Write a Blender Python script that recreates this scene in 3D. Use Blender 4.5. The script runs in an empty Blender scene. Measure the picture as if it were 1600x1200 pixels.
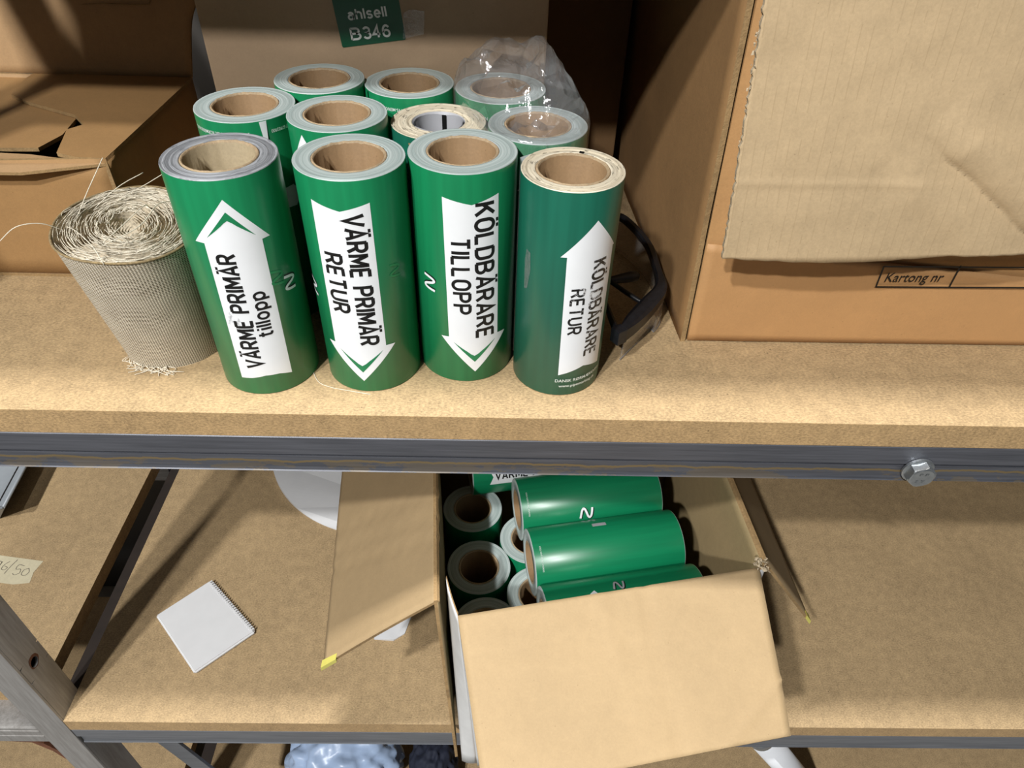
import bpy, bmesh, math, random
from mathutils import Vector, Matrix, noise
from mathutils.geometry import tessellate_polygon

random.seed(7)
S = bpy.context.scene
COL = S.collection
PI = math.pi

# ------------------------------------------------------------------ camera
cam_d = bpy.data.cameras.new('camera')
cam_d.sensor_fit = 'HORIZONTAL'
cam_d.sensor_width = 36.0
cam_d.lens = 36.0 * 1105.0 / 1600.0
cam_d.clip_start = 0.01
cam = bpy.data.objects.new('camera', cam_d)
COL.objects.link(cam)
fw = Vector((0.02181332, 0.74884474, -0.66238639))
rt = Vector((0.99959074, -0.00407095, 0.02831563))
up = Vector((-0.01850746, 0.66273296, 0.74862707))
M = Matrix((rt, up, -fw)).transposed().to_4x4()
M.translation = Vector((0.01567855, -0.47067973, 0.45835963))
cam.matrix_world = M
S.camera = cam

# ------------------------------------------------------------------ light
world = bpy.data.worlds.new('world')
S.world = world
world.use_nodes = True
world.node_tree.nodes['Background'].inputs['Color'].default_value = (0.93, 0.97, 1.0, 1)
world.node_tree.nodes['Background'].inputs['Strength'].default_value = 0.08


def lamp(name, loc, target, power, sx, sy, color=(1, 0.99, 0.98)):
    d = bpy.data.lights.new(name, 'AREA')
    d.shape = 'RECTANGLE'
    d.size, d.size_y = sx, sy
    d.energy = power
    d.color = color
    o = bpy.data.objects.new(name, d)
    COL.objects.link(o)
    o.location = loc
    o.rotation_euler = (Vector(target) - Vector(loc)).to_track_quat('-Z', 'Y').to_euler()
    return o


# ceiling lamps of the aisle: two rows in front of the rack, one right above its front edge
lamp('ceiling_lamp', (-1.66, -2.35, 3.35), (0, 0.1, -0.2), 160, 0.15, 0.12)
lamp('ceiling_lamp', (-1.52, -3.26, 3.35), (0, 0.1, -0.2), 190, 0.15, 0.12)
lamp('ceiling_lamp', (0.15, -0.17, 3.35), (0.1, 0, -0.2), 172, 0.9, 0.05)

S.view_settings.view_transform = 'Standard'
S.view_settings.look = 'None'
S.view_settings.gamma = 1.0
S.view_settings.use_curve_mapping = False
S.view_settings.exposure = -0.16

# ------------------------------------------------------------------ measures
T = 0.030            # board thickness
BH = 0.051           # beam height
SP = 0.6642          # shelf spacing
L = -SP              # top of the lower shelf
L3 = -2 * SP         # top of the third shelf
LU = 0.500 + T + BH  # top of the shelf overhead
YU = 0.008           # its front edge stands a little back


# ------------------------------------------------------------------ material helpers
def lin(c):
    if isinstance(c, str):
        c = [int(c[i:i + 2], 16) / 255 for i in (0, 2, 4)]
    return tuple(((x / 12.92) if x <= 0.04045 else ((x + 0.055) / 1.055) ** 2.4) for x in c) + (1,)


class NT:
    def __init__(self, name):
        self.m = bpy.data.materials.new(name)
        self.m.use_nodes = True
        self.t = self.m.node_tree
        self.p = self.t.nodes['Principled BSDF']

    def n(self, typ, **kw):
        nd = self.t.nodes.new(typ)
        for k, v in kw.items():
            if k.startswith('_'):
                setattr(nd, k[1:], v)
            else:
                nd.inputs[k.replace('__', ' ')].default_value = v
        return nd

    def l(self, a, b):
        self.t.links.new(a, b)

    def coord(self, kind='Object', scale=(1, 1, 1)):
        tc = self.n('ShaderNodeTexCoord')
        mp = self.n('ShaderNodeMapping')
        mp.inputs['Scale'].default_value = scale
        self.l(tc.outputs[kind], mp.inputs['Vector'])
        return mp.outputs['Vector']

    def noise(self, vec, scale, detail=3, rough=0.55):
        nd = self.n('ShaderNodeTexNoise', Scale=scale, Detail=detail, Roughness=rough)
        if vec is not None:
            self.l(vec, nd.inputs['Vector'])
        return nd.outputs['Fac']

    def ramp(self, fac, stops):
        r = self.n('ShaderNodeValToRGB')
        e = r.color_ramp.elements
        while len(e) < len(stops):
            e.new(0.5)
        for i, (p, c) in enumerate(stops):
            e[i].position = p
            e[i].color = c
        self.l(fac, r.inputs['Fac'])
        return r.outputs['Color']

    def mix(self, fac, a, b, mode='MIX'):
        m = self.n('ShaderNodeMix', _data_type='RGBA', _blend_type=mode)
        for s, v in ((m.inputs[0], fac), (m.inputs[6], a), (m.inputs[7], b)):
            if hasattr(v, 'is_linked'):
                self.l(v, s)
            else:
                s.default_value = v
        return m.outputs[2]

    def math(self, op, a, b=0.0):
        m = self.n('ShaderNodeMath', _operation=op)
        for s, v in ((m.inputs[0], a), (m.inputs[1], b)):
            if hasattr(v, 'is_linked'):
                self.l(v, s)
            else:
                s.default_value = v
        return m.outputs[0]

    def bump(self, h, strength=0.3, dist=0.001):
        b = self.n('ShaderNodeBump', Strength=strength, Distance=dist)
        self.l(h, b.inputs['Height'])
        self.l(b.outputs['Normal'], self.p.inputs['Normal'])

    def base(self, c, rough=0.6, metal=0.0, spec=0.5):
        if hasattr(c, 'is_linked'):
            self.l(c, self.p.inputs['Base Color'])
        else:
            self.p.inputs['Base Color'].default_value = c
        if hasattr(rough, 'is_linked'):
            self.l(rough, self.p.inputs['Roughness'])
        else:
            self.p.inputs['Roughness'].default_value = rough
        self.p.inputs['Metallic'].default_value = metal
        self.p.inputs['Specular IOR Level'].default_value = spec
        return self.m


WHITE = (1, 1, 1, 1)


def plain(name, c, rough=0.5, metal=0.0, spec=0.5, var=0.06, scale=40):
    t = NT(name)
    v = t.coord()
    f = t.noise(v, scale)
    c = lin(c)
    a = tuple(x * (1 - var) for x in c[:3]) + (1,)
    b = tuple(min(1, x * (1 + var)) for x in c[:3]) + (1,)
    return t.base(t.ramp(f, [(0.3, a), (0.7, b)]), rough, metal, spec)


def cardboard(name, c, flute=None, flute_scale=150, var=0.10, bump=0.25, sheen=0.35, lines=0.05):
    """paper-faced corrugated board: mottled fibre, faint flute ridges, specks"""
    t = NT(name)
    v = t.coord()
    c = lin(c)
    big = t.noise(v, 9, 4)
    fine = t.noise(v, 420, 3, 0.7)
    mid = t.noise(v, 90, 4, 0.65)
    s = t.math('ADD', t.math('MULTIPLY', big, 0.45), t.math('ADD', t.math('MULTIPLY', fine, 0.30), t.math('MULTIPLY', mid, 0.25)))
    a = tuple(x * (1 - var * 2.2) for x in c[:3]) + (1,)
    b = tuple(min(1, x * (1 + var * 1.8)) for x in c[:3]) + (1,)
    col = t.ramp(s, [(0.30, a), (0.70, b)])
    sp = t.n('ShaderNodeTexVoronoi', Scale=160.0, Randomness=1.0)
    t.l(v, sp.inputs['Vector'])
    keep = t.noise(v, 55, 1)
    speck = t.math('MULTIPLY', t.math('LESS_THAN', sp.outputs['Distance'], 0.10), t.math('GREATER_THAN', keep, 0.60))
    col = t.mix(t.math('MULTIPLY', speck, 0.35), col, (c[0] * 0.4, c[1] * 0.35, c[2] * 0.3, 1))
    h = fine
    if flute is not None:
        tc = t.n('ShaderNodeTexCoord')
        sep = t.n('ShaderNodeSeparateXYZ')
        t.l(tc.outputs['UV'], sep.inputs[0])
        wv = t.math('SINE', t.math('MULTIPLY', sep.outputs[flute], 2 * PI * flute_scale))
        patch = t.noise(v, 14, 2)
        wv2 = t.math('MULTIPLY', wv, patch)
        h = t.math('ADD', t.math('MULTIPLY', fine, 0.7), t.math('MULTIPLY', wv2, 0.25))
        col = t.mix(t.math('MULTIPLY', t.math('MULTIPLY', t.math('GREATER_THAN', wv, 0.955), t.math('GREATER_THAN', t.noise(v, 45, 2), 0.47)), lines * 5), col,
                    (c[0] * 0.62, c[1] * 0.58, c[2] * 0.52, 1))
    t.bump(h, bump, 0.0008)
    return t.base(col, 0.72, 0, sheen)


def make_end(name, dark, light, center='888888', dirt_sheen=0.0, stripes=900, rough=0.45, streak=None):
    """the wound end of a film roll: thin concentric layers"""
    t = NT(name)
    v = t.coord()
    sep = t.n('ShaderNodeSeparateXYZ')
    t.l(v, sep.inputs[0])
    r = t.math('SQRT', t.math('ADD', t.math('MULTIPLY', sep.outputs[0], sep.outputs[0]),
                              t.math('MULTIPLY', sep.outputs[1], sep.outputs[1])))
    wob = t.math('MULTIPLY', t.noise(v, 55, 2), 0.0016 + 0.004 * dirt_sheen)
    rr = t.math('ADD', r, wob)
    comb = t.n('ShaderNodeCombineXYZ')
    t.l(rr, comb.inputs[0])
    f1 = t.noise(comb.outputs[0], stripes, 2, 0.7)
    f2 = t.noise(comb.outputs[0], stripes * 0.28, 3, 0.6)
    f = t.math('ADD', t.math('MULTIPLY', f1, 0.55), t.math('MULTIPLY', f2, 0.45))
    col = t.ramp(f, [(0.36, lin(dark)), (0.62, lin(light))])
    if dirt_sheen:
        ang = t.math('ARCTAN2', sep.outputs[1], sep.outputs[0])
        c2 = t.n('ShaderNodeCombineXYZ')
        t.l(t.math('MULTIPLY', rr, 900), c2.inputs[0])
        t.l(t.math('MULTIPLY', ang, 3.0), c2.inputs[1])
        g = t.noise(c2.outputs[0], 1.0, 2)
        col = t.mix(t.math('MULTIPLY', t.math('GREATER_THAN', g, 0.62), min(1, dirt_sheen)), col, lin(streak or '4a4438'))
    t.bump(f, 0.35, 0.0006)
    return t.base(col, rough, 0, 0.5)


def film(name, c, rough=0.34):
    t = NT(name)
    v = t.coord()
    sep = t.n('ShaderNodeSeparateXYZ')
    t.l(v, sep.inputs[0])
    c = lin(c)
    mp = t.coord('Object', (1, 1, 0.05))
    streak = t.noise(mp, 130, 2)
    a = tuple(x * 0.93 for x in c[:3]) + (1,)
    b = tuple(min(1, x * 1.08) for x in c[:3]) + (1,)
    col = t.ramp(streak, [(0.35, a), (0.65, b)])
    t.p.inputs['Coat Weight'].default_value = 0.12
    t.p.inputs['Coat Roughness'].default_value = 0.22
    soft = t.noise(t.coord('Object', (1, 1, 0.25)), 45, 2)
    t.bump(soft, 0.10, 0.002)
    return t.base(col, rough, 0, 0.5)


def steel(name, dark, light, rust=0.0, rough=0.32, stretch=(1, 30, 30), rust_z=None, rust_half=0.008, metal=0.85):
    t = NT(name)
    v = t.coord('Object', stretch)
    f = t.noise(v, 9, 5, 0.65)
    col = t.ramp(f, [(0.3, lin(dark)), (0.7, lin(light))])
    v0 = t.coord()
    if rust:
        sm = t.noise(t.coord('Object', (1, 3, 3)), 14, 6, 0.7)
        fac = t.math('GREATER_THAN', sm, 1 - rust)
        if rust_z is not None:
            sep = t.n('ShaderNodeSeparateXYZ')
            t.l(v0, sep.inputs[0])
            wav = t.math('MULTIPLY', t.math('SUBTRACT', t.noise(t.coord('Object', (1, 0, 0)), 13, 5, 0.65), 0.5), 0.016)
            band = t.math('LESS_THAN', t.math('ADD', sep.outputs[2], wav), rust_z)
            edge = t.math('LESS_THAN', t.math('ABSOLUTE', t.math('SUBTRACT', t.math('ADD', sep.outputs[2], wav), rust_z)), 0.0014)
            fac = t.math('MAXIMUM', t.math('MULTIPLY', t.math('MULTIPLY', band, t.math('GREATER_THAN', sm, 0.52)), 0.35), t.math('MULTIPLY', edge, 0.9))
        col = t.mix(t.math('MULTIPLY', fac, 0.75), col, lin('86703f'))
    ro = t.math('ADD', t.math('MULTIPLY', t.noise(v, 20, 3), 0.25), rough)
    return t.base(col, ro, metal, 0.5)


# ------------------------------------------------------------------ materials
MAT = {}


def mdf(name, c, edge=False):
    t = NT(name)
    v = t.coord()
    c = lin(c)
    big = t.noise(v, 5, 4)
    fibre = t.noise(t.coord('Object', (1, 1.6, 1.6)), 330, 3, 0.7)
    mid = t.noise(v, 60, 4, 0.7)
    s = t.math('ADD', t.math('MULTIPLY', big, 0.17), t.math('ADD', t.math('MULTIPLY', fibre, 0.58), t.math('MULTIPLY', mid, 0.25)))
    a = tuple(x * 0.66 for x in c[:3]) + (1,)
    b = tuple(min(1, x * 1.30) for x in c[:3]) + (1,)
    col = t.ramp(s, [(0.39, a), (0.61, b)])
    sp = t.n('ShaderNodeTexVoronoi', Scale=70.0)
    t.l(v, sp.inputs['Vector'])
    keep = t.noise(v, 23, 1)
    speck = t.math('MULTIPLY', t.math('LESS_THAN', sp.outputs['Distance'], 0.06), t.math('GREATER_THAN', keep, 0.58))
    col = t.mix(t.math('MULTIPLY', speck, 0.7), col, (0.05, 0.03, 0.015, 1))
    t.bump(t.math('ADD', fibre, mid), 0.35 if edge else 0.22, 0.0008)
    return t.base(col, 0.62, 0, 0.35)


MAT['mdf'] = mdf('mdf_face', 'a8906c')
MAT['mdf_edge'] = mdf('mdf_edge', 'ab8e65', True)
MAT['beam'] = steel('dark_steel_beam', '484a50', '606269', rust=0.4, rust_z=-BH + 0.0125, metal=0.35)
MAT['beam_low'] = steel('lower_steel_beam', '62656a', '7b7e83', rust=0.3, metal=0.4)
MAT['post'] = steel('post_steel', '85827e', 'a3a19e', rust=0.24, stretch=(18, 18, 1.2), metal=0.4)
MAT['dark'] = plain('dark_void', '15120f', 0.9)
MAT['zinc'] = steel('zinc_bolt', '9aa0a4', 'cfd4d6', stretch=(3, 3, 3), rough=0.2, metal=0.95)
MAT['card_flap'] = cardboard('cardboard_flap_inner', 'bca480', flute=0, flute_scale=110, lines=0.05)
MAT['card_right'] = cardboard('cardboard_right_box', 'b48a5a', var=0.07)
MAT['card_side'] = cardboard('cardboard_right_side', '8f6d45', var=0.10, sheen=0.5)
MAT['card_rear'] = cardboard('cardboard_rear_box', 'a38b70', var=0.06)
MAT['card_left'] = cardboard('cardboard_left_box', 'a07c50', var=0.08)
MAT['card_left_in'] = cardboard('cardboard_left_inner', 'a68660', var=0.08)
MAT['card_edge'] = cardboard('cardboard_edge', '9c8058', var=0.25, bump=0.8)
MAT['card_tear'] = cardboard('cardboard_torn_edge', 'b7a78c', var=0.2, bump=0.8)
MAT['card_low'] = cardboard('cardboard_low_inner', 'a28b68', var=0.06)
MAT['card_low_side'] = cardboard('cardboard_low_side', 'a8936c', var=0.08)
MAT['card_white'] = plain('white_printed_board', 'cfd0cf', 0.5)
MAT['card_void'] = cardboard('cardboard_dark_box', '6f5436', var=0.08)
MAT['tape_brown'] = cardboard('brown_packing_tape', 'b88b58', var=0.05, sheen=0.9)
MAT['core'] = cardboard('paper_core', '947857', var=0.10)
MAT['core_pale'] = cardboard('paper_core_pale', 'a8987a', var=0.12)
MAT['core_rim'] = cardboard('paper_core_rim', 'b39c7c', var=0.25, bump=0.8)
MAT['green'] = film('green_film', '157d4e')
MAT['green_deep'] = film('deep_green_film', '17604c', 0.36)
MAT['green_side'] = film('green_film_low', '0f7a50', 0.36)
MAT['end'] = make_end('film_layers', '889a97', 'c8d2cf')
MAT['end_sheen'] = make_end('film_layers_sheen', '45484d', 'b9bcc0', dirt_sheen=0.5, streak='55585c')  # grey gloss reflection on the layers, put into the colour
MAT['end_beige'] = make_end('film_layers_beige', 'bfb196', 'e8dfc9', dirt_sheen=0.7)
MAT['white'] = plain('white_print', 'eef1f3', 0.3, var=0.02)
MAT['black'] = plain('black_print', '101010', 0.4, var=0.1)
MAT['grey_paper'] = plain('grey_liner_paper', 'a9aaae', 0.5, var=0.05)
MAT['white_small'] = plain('small_white_print', 'd8e2dc', 0.4, var=0.02)
MAT['ghost'] = plain('embossed_mark', '1d8550', 0.3)
MAT['label_green'] = plain('label_green', '0d4a30', 0.35)
MAT['label_white'] = plain('label_print', 'd9dcd8', 0.4, var=0.02)
MAT['thread'] = plain('cream_thread', 'e3dac6', 0.8)
MAT['black_plastic'] = plain('black_plastic', '15161a', 0.42, var=0.3, scale=200)
MAT['white_plastic'] = plain('white_plastic', 'd9dadb', 0.45, var=0.02)
MAT['white_paper'] = plain('white_paper', 'd4d6d8', 0.6, var=0.03)
MAT['paper_tape'] = plain('paper_tape', 'c4bb9e', 0.7, var=0.06, scale=120)
MAT['pencil'] = plain('pencil', '7a7466', 0.7)
MAT['yellow'] = plain('yellow_tape', 'c8c060', 0.5)
MAT['grey_paint'] = plain('grey_painted_sheet', '8f959a', 0.4)
MAT['blue_plastic'] = plain('blue_plastic_bag', '9fb4d2', 0.35, var=0.12, scale=12)
MAT['navy'] = plain('navy_cloth', '1c2233', 0.8)
MAT['pipe'] = plain('white_pipe', 'd5d8dc', 0.35, var=0.02)
MAT['fitting'] = steel('fitting', '7a7d7f', 'a5a7a8', stretch=(3, 3, 3), rough=0.35)
MAT['concrete'] = plain('concrete', '8a8782', 0.8, var=0.1, scale=6)
MAT['wall'] = plain('painted_wall', '45423e', 0.8, var=0.05, scale=4)
MAT['gap_shade'] = plain('bar_gap_shade', '241b15', 0.8, var=0.2)  # near-black colour stands in for shade in the gap between the bays
MAT['rust'] = plain('rust', '6a4028', 0.8, var=0.3, scale=80)


def worn_black():
    t = NT('worn_black_print')
    v = t.coord()
    f = t.noise(v, 260, 4, 0.75)
    g = t.noise(v, 45, 2)
    s = t.math('ADD', t.math('MULTIPLY', f, 0.6), t.math('MULTIPLY', g, 0.4))
    return t.base(t.ramp(s, [(0.54, lin('141414')), (0.60, lin('d8d8d8'))]), 0.4)


MAT['worn'] = worn_black()


def smudge():
    t = NT('ink_smudge')
    v = t.coord()
    f = t.math('ADD', t.math('MULTIPLY', t.noise(v, 160, 4, 0.7), 0.6), t.math('MULTIPLY', t.noise(v, 500, 2), 0.4))
    t.base(lin('3a3a3a'), 0.5)
    r = t.n('ShaderNodeMapRange')
    t.l(f, r.inputs['Value'])
    r.inputs['From Min'].default_value = 0.46
    r.inputs['From Max'].default_value = 0.72
    r.inputs['To Max'].default_value = 0.75
    t.l(r.outputs['Result'], t.p.inputs['Alpha'])
    return t.m


MAT['smudge'] = smudge()


def clear(name, tint, alpha, glossy_rough, haze=0.10, hazecol=(0.8, 0.8, 0.8, 1), bump_scale=None, bump=0.4):
    """thin clear sheet: mostly see-through, reflections at grazing angles, a little milky haze"""
    t = NT(name)
    nt = t.t
    out = nt.nodes['Material Output']
    nt.nodes.remove(t.p)
    tr = t.n('ShaderNodeBsdfTransparent')
    tr.inputs['Color'].default_value = tint
    gl = t.n('ShaderNodeBsdfGlossy')
    gl.inputs['Roughness'].default_value = glossy_rough
    df = t.n('ShaderNodeBsdfDiffuse')
    df.inputs['Color'].default_value = hazecol
    lw = t.n('ShaderNodeLayerWeight')
    lw.inputs['Blend'].default_value = 0.35
    fac = t.math('ADD', t.math('MULTIPLY', lw.outputs['Facing'], alpha), 0.05)
    m1 = t.n('ShaderNodeMixShader')
    m1.inputs[0].default_value = haze
    t.l(tr.outputs[0], m1.inputs[1])
    t.l(df.outputs[0], m1.inputs[2])
    m2 = t.n('ShaderNodeMixShader')
    t.l(fac, m2.inputs[0])
    t.l(m1.outputs[0], m2.inputs[1])
    t.l(gl.outputs[0], m2.inputs[2])
    t.l(m2.outputs[0], out.inputs['Surface'])
    if bump_scale:
        b = t.n('ShaderNodeBump', Strength=bump, Distance=0.004)
        t.l(t.noise(t.coord(), bump_scale, 4, 0.6), b.inputs['Height'])
        t.l(b.outputs['Normal'], gl.inputs['Normal'])
        t.l(b.outputs['Normal'], lw.inputs['Normal'])
    return t.m


MAT['poly'] = clear('clear_polythene', (0.97, 0.97, 0.98, 1), 0.45, 0.10, 0.09, (0.75, 0.75, 0.76, 1), 90, 0.25)
MAT['lens'] = clear('clear_lens', (0.93, 0.93, 0.93, 1), 0.40, 0.08, 0.15, (0.62, 0.60, 0.57, 1))
MAT['clear_tape'] = clear('clear_tape', (0.93, 0.93, 0.93, 1), 0.5, 0.10, 0.10, (0.8, 0.8, 0.8, 1), 120, 0.7)


def weave():
    t = NT('burlap_weave')
    tc = t.n('ShaderNodeTexCoord')
    sep = t.n('ShaderNodeSeparateXYZ')
    t.l(tc.outputs['UV'], sep.inputs[0])
    d = t.n('ShaderNodeVectorMath', _operation='ADD')
    nz = t.n('ShaderNodeTexNoise', Scale=9.0, Detail=2.0)
    t.l(tc.outputs['UV'], nz.inputs['Vector'])
    du = t.math('MULTIPLY', t.math('SUBTRACT', nz.outputs['Fac'], 0.5), 0.012)
    u = t.math('ADD', sep.outputs[0], du)
    v = t.math('ADD', sep.outputs[1], du)
    NU, NV = 430.0, 560.0          # threads per metre of cloth
    su = t.math('SINE', t.math('MULTIPLY', u, 2 * PI * NU * 0.5))
    sv = t.math('SINE', t.math('MULTIPLY', v, 2 * PI * NV * 0.5))
    au = t.math('ABSOLUTE', su)
    av = t.math('ABSOLUTE', sv)
    hole = t.math('MULTIPLY', t.math('SUBTRACT', 1.0, au), t.math('SUBTRACT', 1.0, av))
    over = t.math('MULTIPLY', su, sv)
    warp = t.n('ShaderNodeTexNoise', Scale=60.0, Detail=3.0)
    t.l(tc.outputs['UV'], warp.inputs['Vector'])
    hh = t.math('MAXIMUM', t.math('MULTIPLY', au, 0.9), av)
    col = t.ramp(t.math('SUBTRACT', hh, t.math('MULTIPLY', warp.outputs['Fac'], 0.25)),
                 [(0.35, lin('3a3026')), (0.56, lin('a99d88')), (0.78, lin('e6decd'))])
    tint = t.ramp(over, [(0.3, (0.72, 0.68, 0.6, 1)), (0.8, (1, 1, 1, 1))])
    col = t.mix(0.7, col, tint, 'MULTIPLY')
    t.bump(hh, 0.8, 0.001)
    return t.base(col, 0.9, 0, 0.1)


MAT['weave'] = weave()
MAT['weave_end'] = plain('gauze_layers', 'c4b8a1', 0.95, var=0.35, scale=300)


# ------------------------------------------------------------------ mesh helpers
def mesh_obj(name, bm, mats, parent=None, smooth=False, loc=None):
    me = bpy.data.meshes.new(name)
    bm.normal_update()
    bm.to_mesh(me)
    bm.free()
    if not isinstance(mats, (list, tuple)):
        mats = [mats]
    for m in mats:
        me.materials.append(MAT[m] if isinstance(m, str) else m)
    if smooth:
        for p in me.polygons:
            p.use_smooth = True
    o = bpy.data.objects.new(name, me)
    COL.objects.link(o)
    if parent is not None:
        o.parent = parent
    if loc is not None:
        o.location = loc
    return o


def tag(o, label=None, cat=None, group=None, kind=None):
    if label:
        o['label'] = label
    if cat:
        o['category'] = cat
    if group:
        o['group'] = group
    if kind:
        o['kind'] = kind
    return o


def thing(name, label, cat, loc=(0, 0, 0), rot=(0, 0, 0), group=None):
    o = bpy.data.objects.new(name, None)
    o.empty_display_size = 0.03
    COL.objects.link(o)
    o.location = loc
    o.rotation_euler = rot
    return tag(o, label, cat, group)


def add_box(bm, lo, hi, mat=0, bevel=0.0):
    x0, y0, z0 = lo
    x1, y1, z1 = hi
    vs = [bm.verts.new(p) for p in ((x0, y0, z0), (x1, y0, z0), (x1, y1, z0), (x0, y1, z0),
                                     (x0, y0, z1), (x1, y0, z1), (x1, y1, z1), (x0, y1, z1))]
    fs = [bm.faces.new([vs[i] for i in q]) for q in ((3, 2, 1, 0), (4, 5, 6, 7), (0, 1, 5, 4), (1, 2, 6, 5), (2, 3, 7, 6), (3, 0, 4, 7))]
    for f in fs:
        f.material_index = mat
    if bevel:
        es = list({e for f in fs for e in f.edges})
        bmesh.ops.bevel(bm, geom=es, offset=bevel, segments=2, affect='EDGES', profile=0.7)
    return fs


def box_obj(name, lo, hi, mat, parent=None, bevel=0.0):
    bm = bmesh.new()
    add_box(bm, lo, hi, 0, bevel)
    return mesh_obj(name, bm, mat, parent)


def lathe(bm, prof, seg=64, mats=None, close=False):
    """prof: list of (r, z); faces between successive points; mats per span"""
    rings = []
    for r, z in prof:
        rings.append([bm.verts.new((r * math.cos(2 * PI * k / seg), r * math.sin(2 * PI * k / seg), z)) for k in range(seg)])
    n = len(rings)
    for i in range(n if close else n - 1):
        a, b = rings[i], rings[(i + 1) % n]
        for k in range(seg):
            f = bm.faces.new((a[k], a[(k + 1) % seg], b[(k + 1) % seg], b[k]))
            f.material_index = mats[i] if mats else 0
            f.smooth = True
    return rings


def tube(bm, pts, rad, seg=6, mat=0):
    """a round bar along a polyline; rad is a number or a list"""
    pts = [Vector(p) for p in pts]
    n = len(pts)
    rads = rad if isinstance(rad, (list, tuple)) else [rad] * n
    up0 = Vector((0, 0, 1))
    rings = []
    prev = None
    for i, p in enumerate(pts):
        d = (pts[min(i + 1, n - 1)] - pts[max(i - 1, 0)]).normalized()
        if prev is None:
            a = d.cross(up0)
            if a.length < 1e-3:
                a = d.cross(Vector((1, 0, 0)))
        else:
            a = prev - d * prev.dot(d)
        a.normalize()
        prev = a
        b = d.cross(a)
        rings.append([bm.verts.new(p + (a * math.cos(2 * PI * k / seg) + b * math.sin(2 * PI * k / seg)) * rads[i]) for k in range(seg)])
    for i in range(n - 1):
        for k in range(seg):
            f = bm.faces.new((rings[i][k], rings[i][(k + 1) % seg], rings[i + 1][(k + 1) % seg], rings[i + 1][k]))
            f.smooth = True
            f.material_index = mat
    bm.faces.new(rings[0][::-1]).material_index = mat
    bm.faces.new(rings[-1]).material_index = mat


def smooth_path(pts, n=8):
    """Catmull-Rom through the points"""
    P = [Vector(p) for p in pts]
    P = [P[0] * 2 - P[1]] + P + [P[-1] * 2 - P[-2]]
    out = []
    for i in range(1, len(P) - 2):
        for k in range(n):
            t = k / n
            a, b, c, d = P[i - 1], P[i], P[i + 1], P[i + 2]
            out.append(0.5 * ((2 * b) + (c - a) * t + (2 * a - 5 * b + 4 * c - d) * t * t + (3 * b - a - 3 * c + d) * t ** 3))
    out.append(P[-2])
    return out


def slab(name, c, th, mats, parent=None, nu=12, nv=12, warp=None, edge=None, smooth=True):
    """a sheet of board between corners c = (p00, p10, p11, p01): front face on the side of the normal
    (p10-p00)x(p01-p00), thickness th behind it. mats = (front, back, rim).
    warp(u, v) -> offset along the normal; edge(u, v) -> (du, dv) shift in the plane, in metres."""
    p00, p10, p11, p01 = [Vector(p) for p in c]
    nrm = (p10 - p00).cross(p01 - p00).normalized()
    eu = (p10 - p00).normalized()
    ev = (p01 - p00).normalized()
    W, Hh = (p10 - p00).length, (p01 - p00).length
    bm = bmesh.new()
    uvl = bm.loops.layers.uv.new('UVMap')
    g = {}
    uvs = {}
    for s in (0, 1):
        for i in range(nu + 1):
            for j in range(nv + 1):
                u, v = i / nu, j / nv
                p = p00 * (1 - u) * (1 - v) + p10 * u * (1 - v) + p11 * u * v + p01 * (1 - u) * v
                if warp:
                    p = p + nrm * warp(u, v)
                if edge:
                    du, dv = edge(u, v)
                    p = p + eu * du + ev * dv
                vv = bm.verts.new(p - nrm * th * s)
                g[s, i, j] = vv
                uvs[vv] = (u * W, v * Hh)
    def face(vs, m, sm):
        f = bm.faces.new(vs)
        f.material_index = m
        f.smooth = sm
        for lp in f.loops:
            lp[uvl].uv = uvs[lp.vert]
    for i in range(nu):
        for j in range(nv):
            face((g[0, i, j], g[0, i + 1, j], g[0, i + 1, j + 1], g[0, i, j + 1]), 0, smooth)
            face((g[1, i, j + 1], g[1, i + 1, j + 1], g[1, i + 1, j], g[1, i, j]), 1, smooth)
    for i in range(nu):
        face((g[1, i, 0], g[1, i + 1, 0], g[0, i + 1, 0], g[0, i, 0]), 2, False)
        face((g[0, i, nv], g[0, i + 1, nv], g[1, i + 1, nv], g[1, i, nv]), 2, False)
    for j in range(nv):
        face((g[0, 0, j], g[0, 0, j + 1], g[1, 0, j + 1], g[1, 0, j]), 2, False)
        face((g[1, nu, j], g[1, nu, j + 1], g[0, nu, j + 1], g[0, nu, j]), 2, False)
    return mesh_obj(name, bm, list(mats), parent)


def flat_poly(pts, z=0.0):
    """a bmesh of one polygon given as 2-D points"""
    bm = bmesh.new()
    vs = [bm.verts.new((p[0], p[1], z)) for p in pts]
    for tri in tessellate_polygon([[Vector((p[0], p[1], 0)) for p in pts]]):
        try:
            bm.faces.new([vs[i] for i in tri])
        except ValueError:
            pass
    return bm


_txt = {}


def text_verts(s, bold=0.0):
    key = (s, bold)
    if key not in _txt:
        cu = bpy.data.curves.new('txt', 'FONT')
        cu.body = s
        cu.resolution_u = 3
        cu.offset = bold
        ob = bpy.data.objects.new('txt', cu)
        COL.objects.link(ob)
        bpy.context.view_layer.update()
        dg = bpy.context.evaluated_depsgraph_get()
        me = bpy.data.meshes.new_from_object(ob.evaluated_get(dg))
        V = [tuple(v.co) for v in me.vertices]
        F = [tuple(p.vertices) for p in me.polygons]
        bpy.data.objects.remove(ob)
        bpy.data.curves.remove(cu)
        bpy.data.meshes.remove(me)
        _txt[key] = (V, F)
    return _txt[key]


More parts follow.
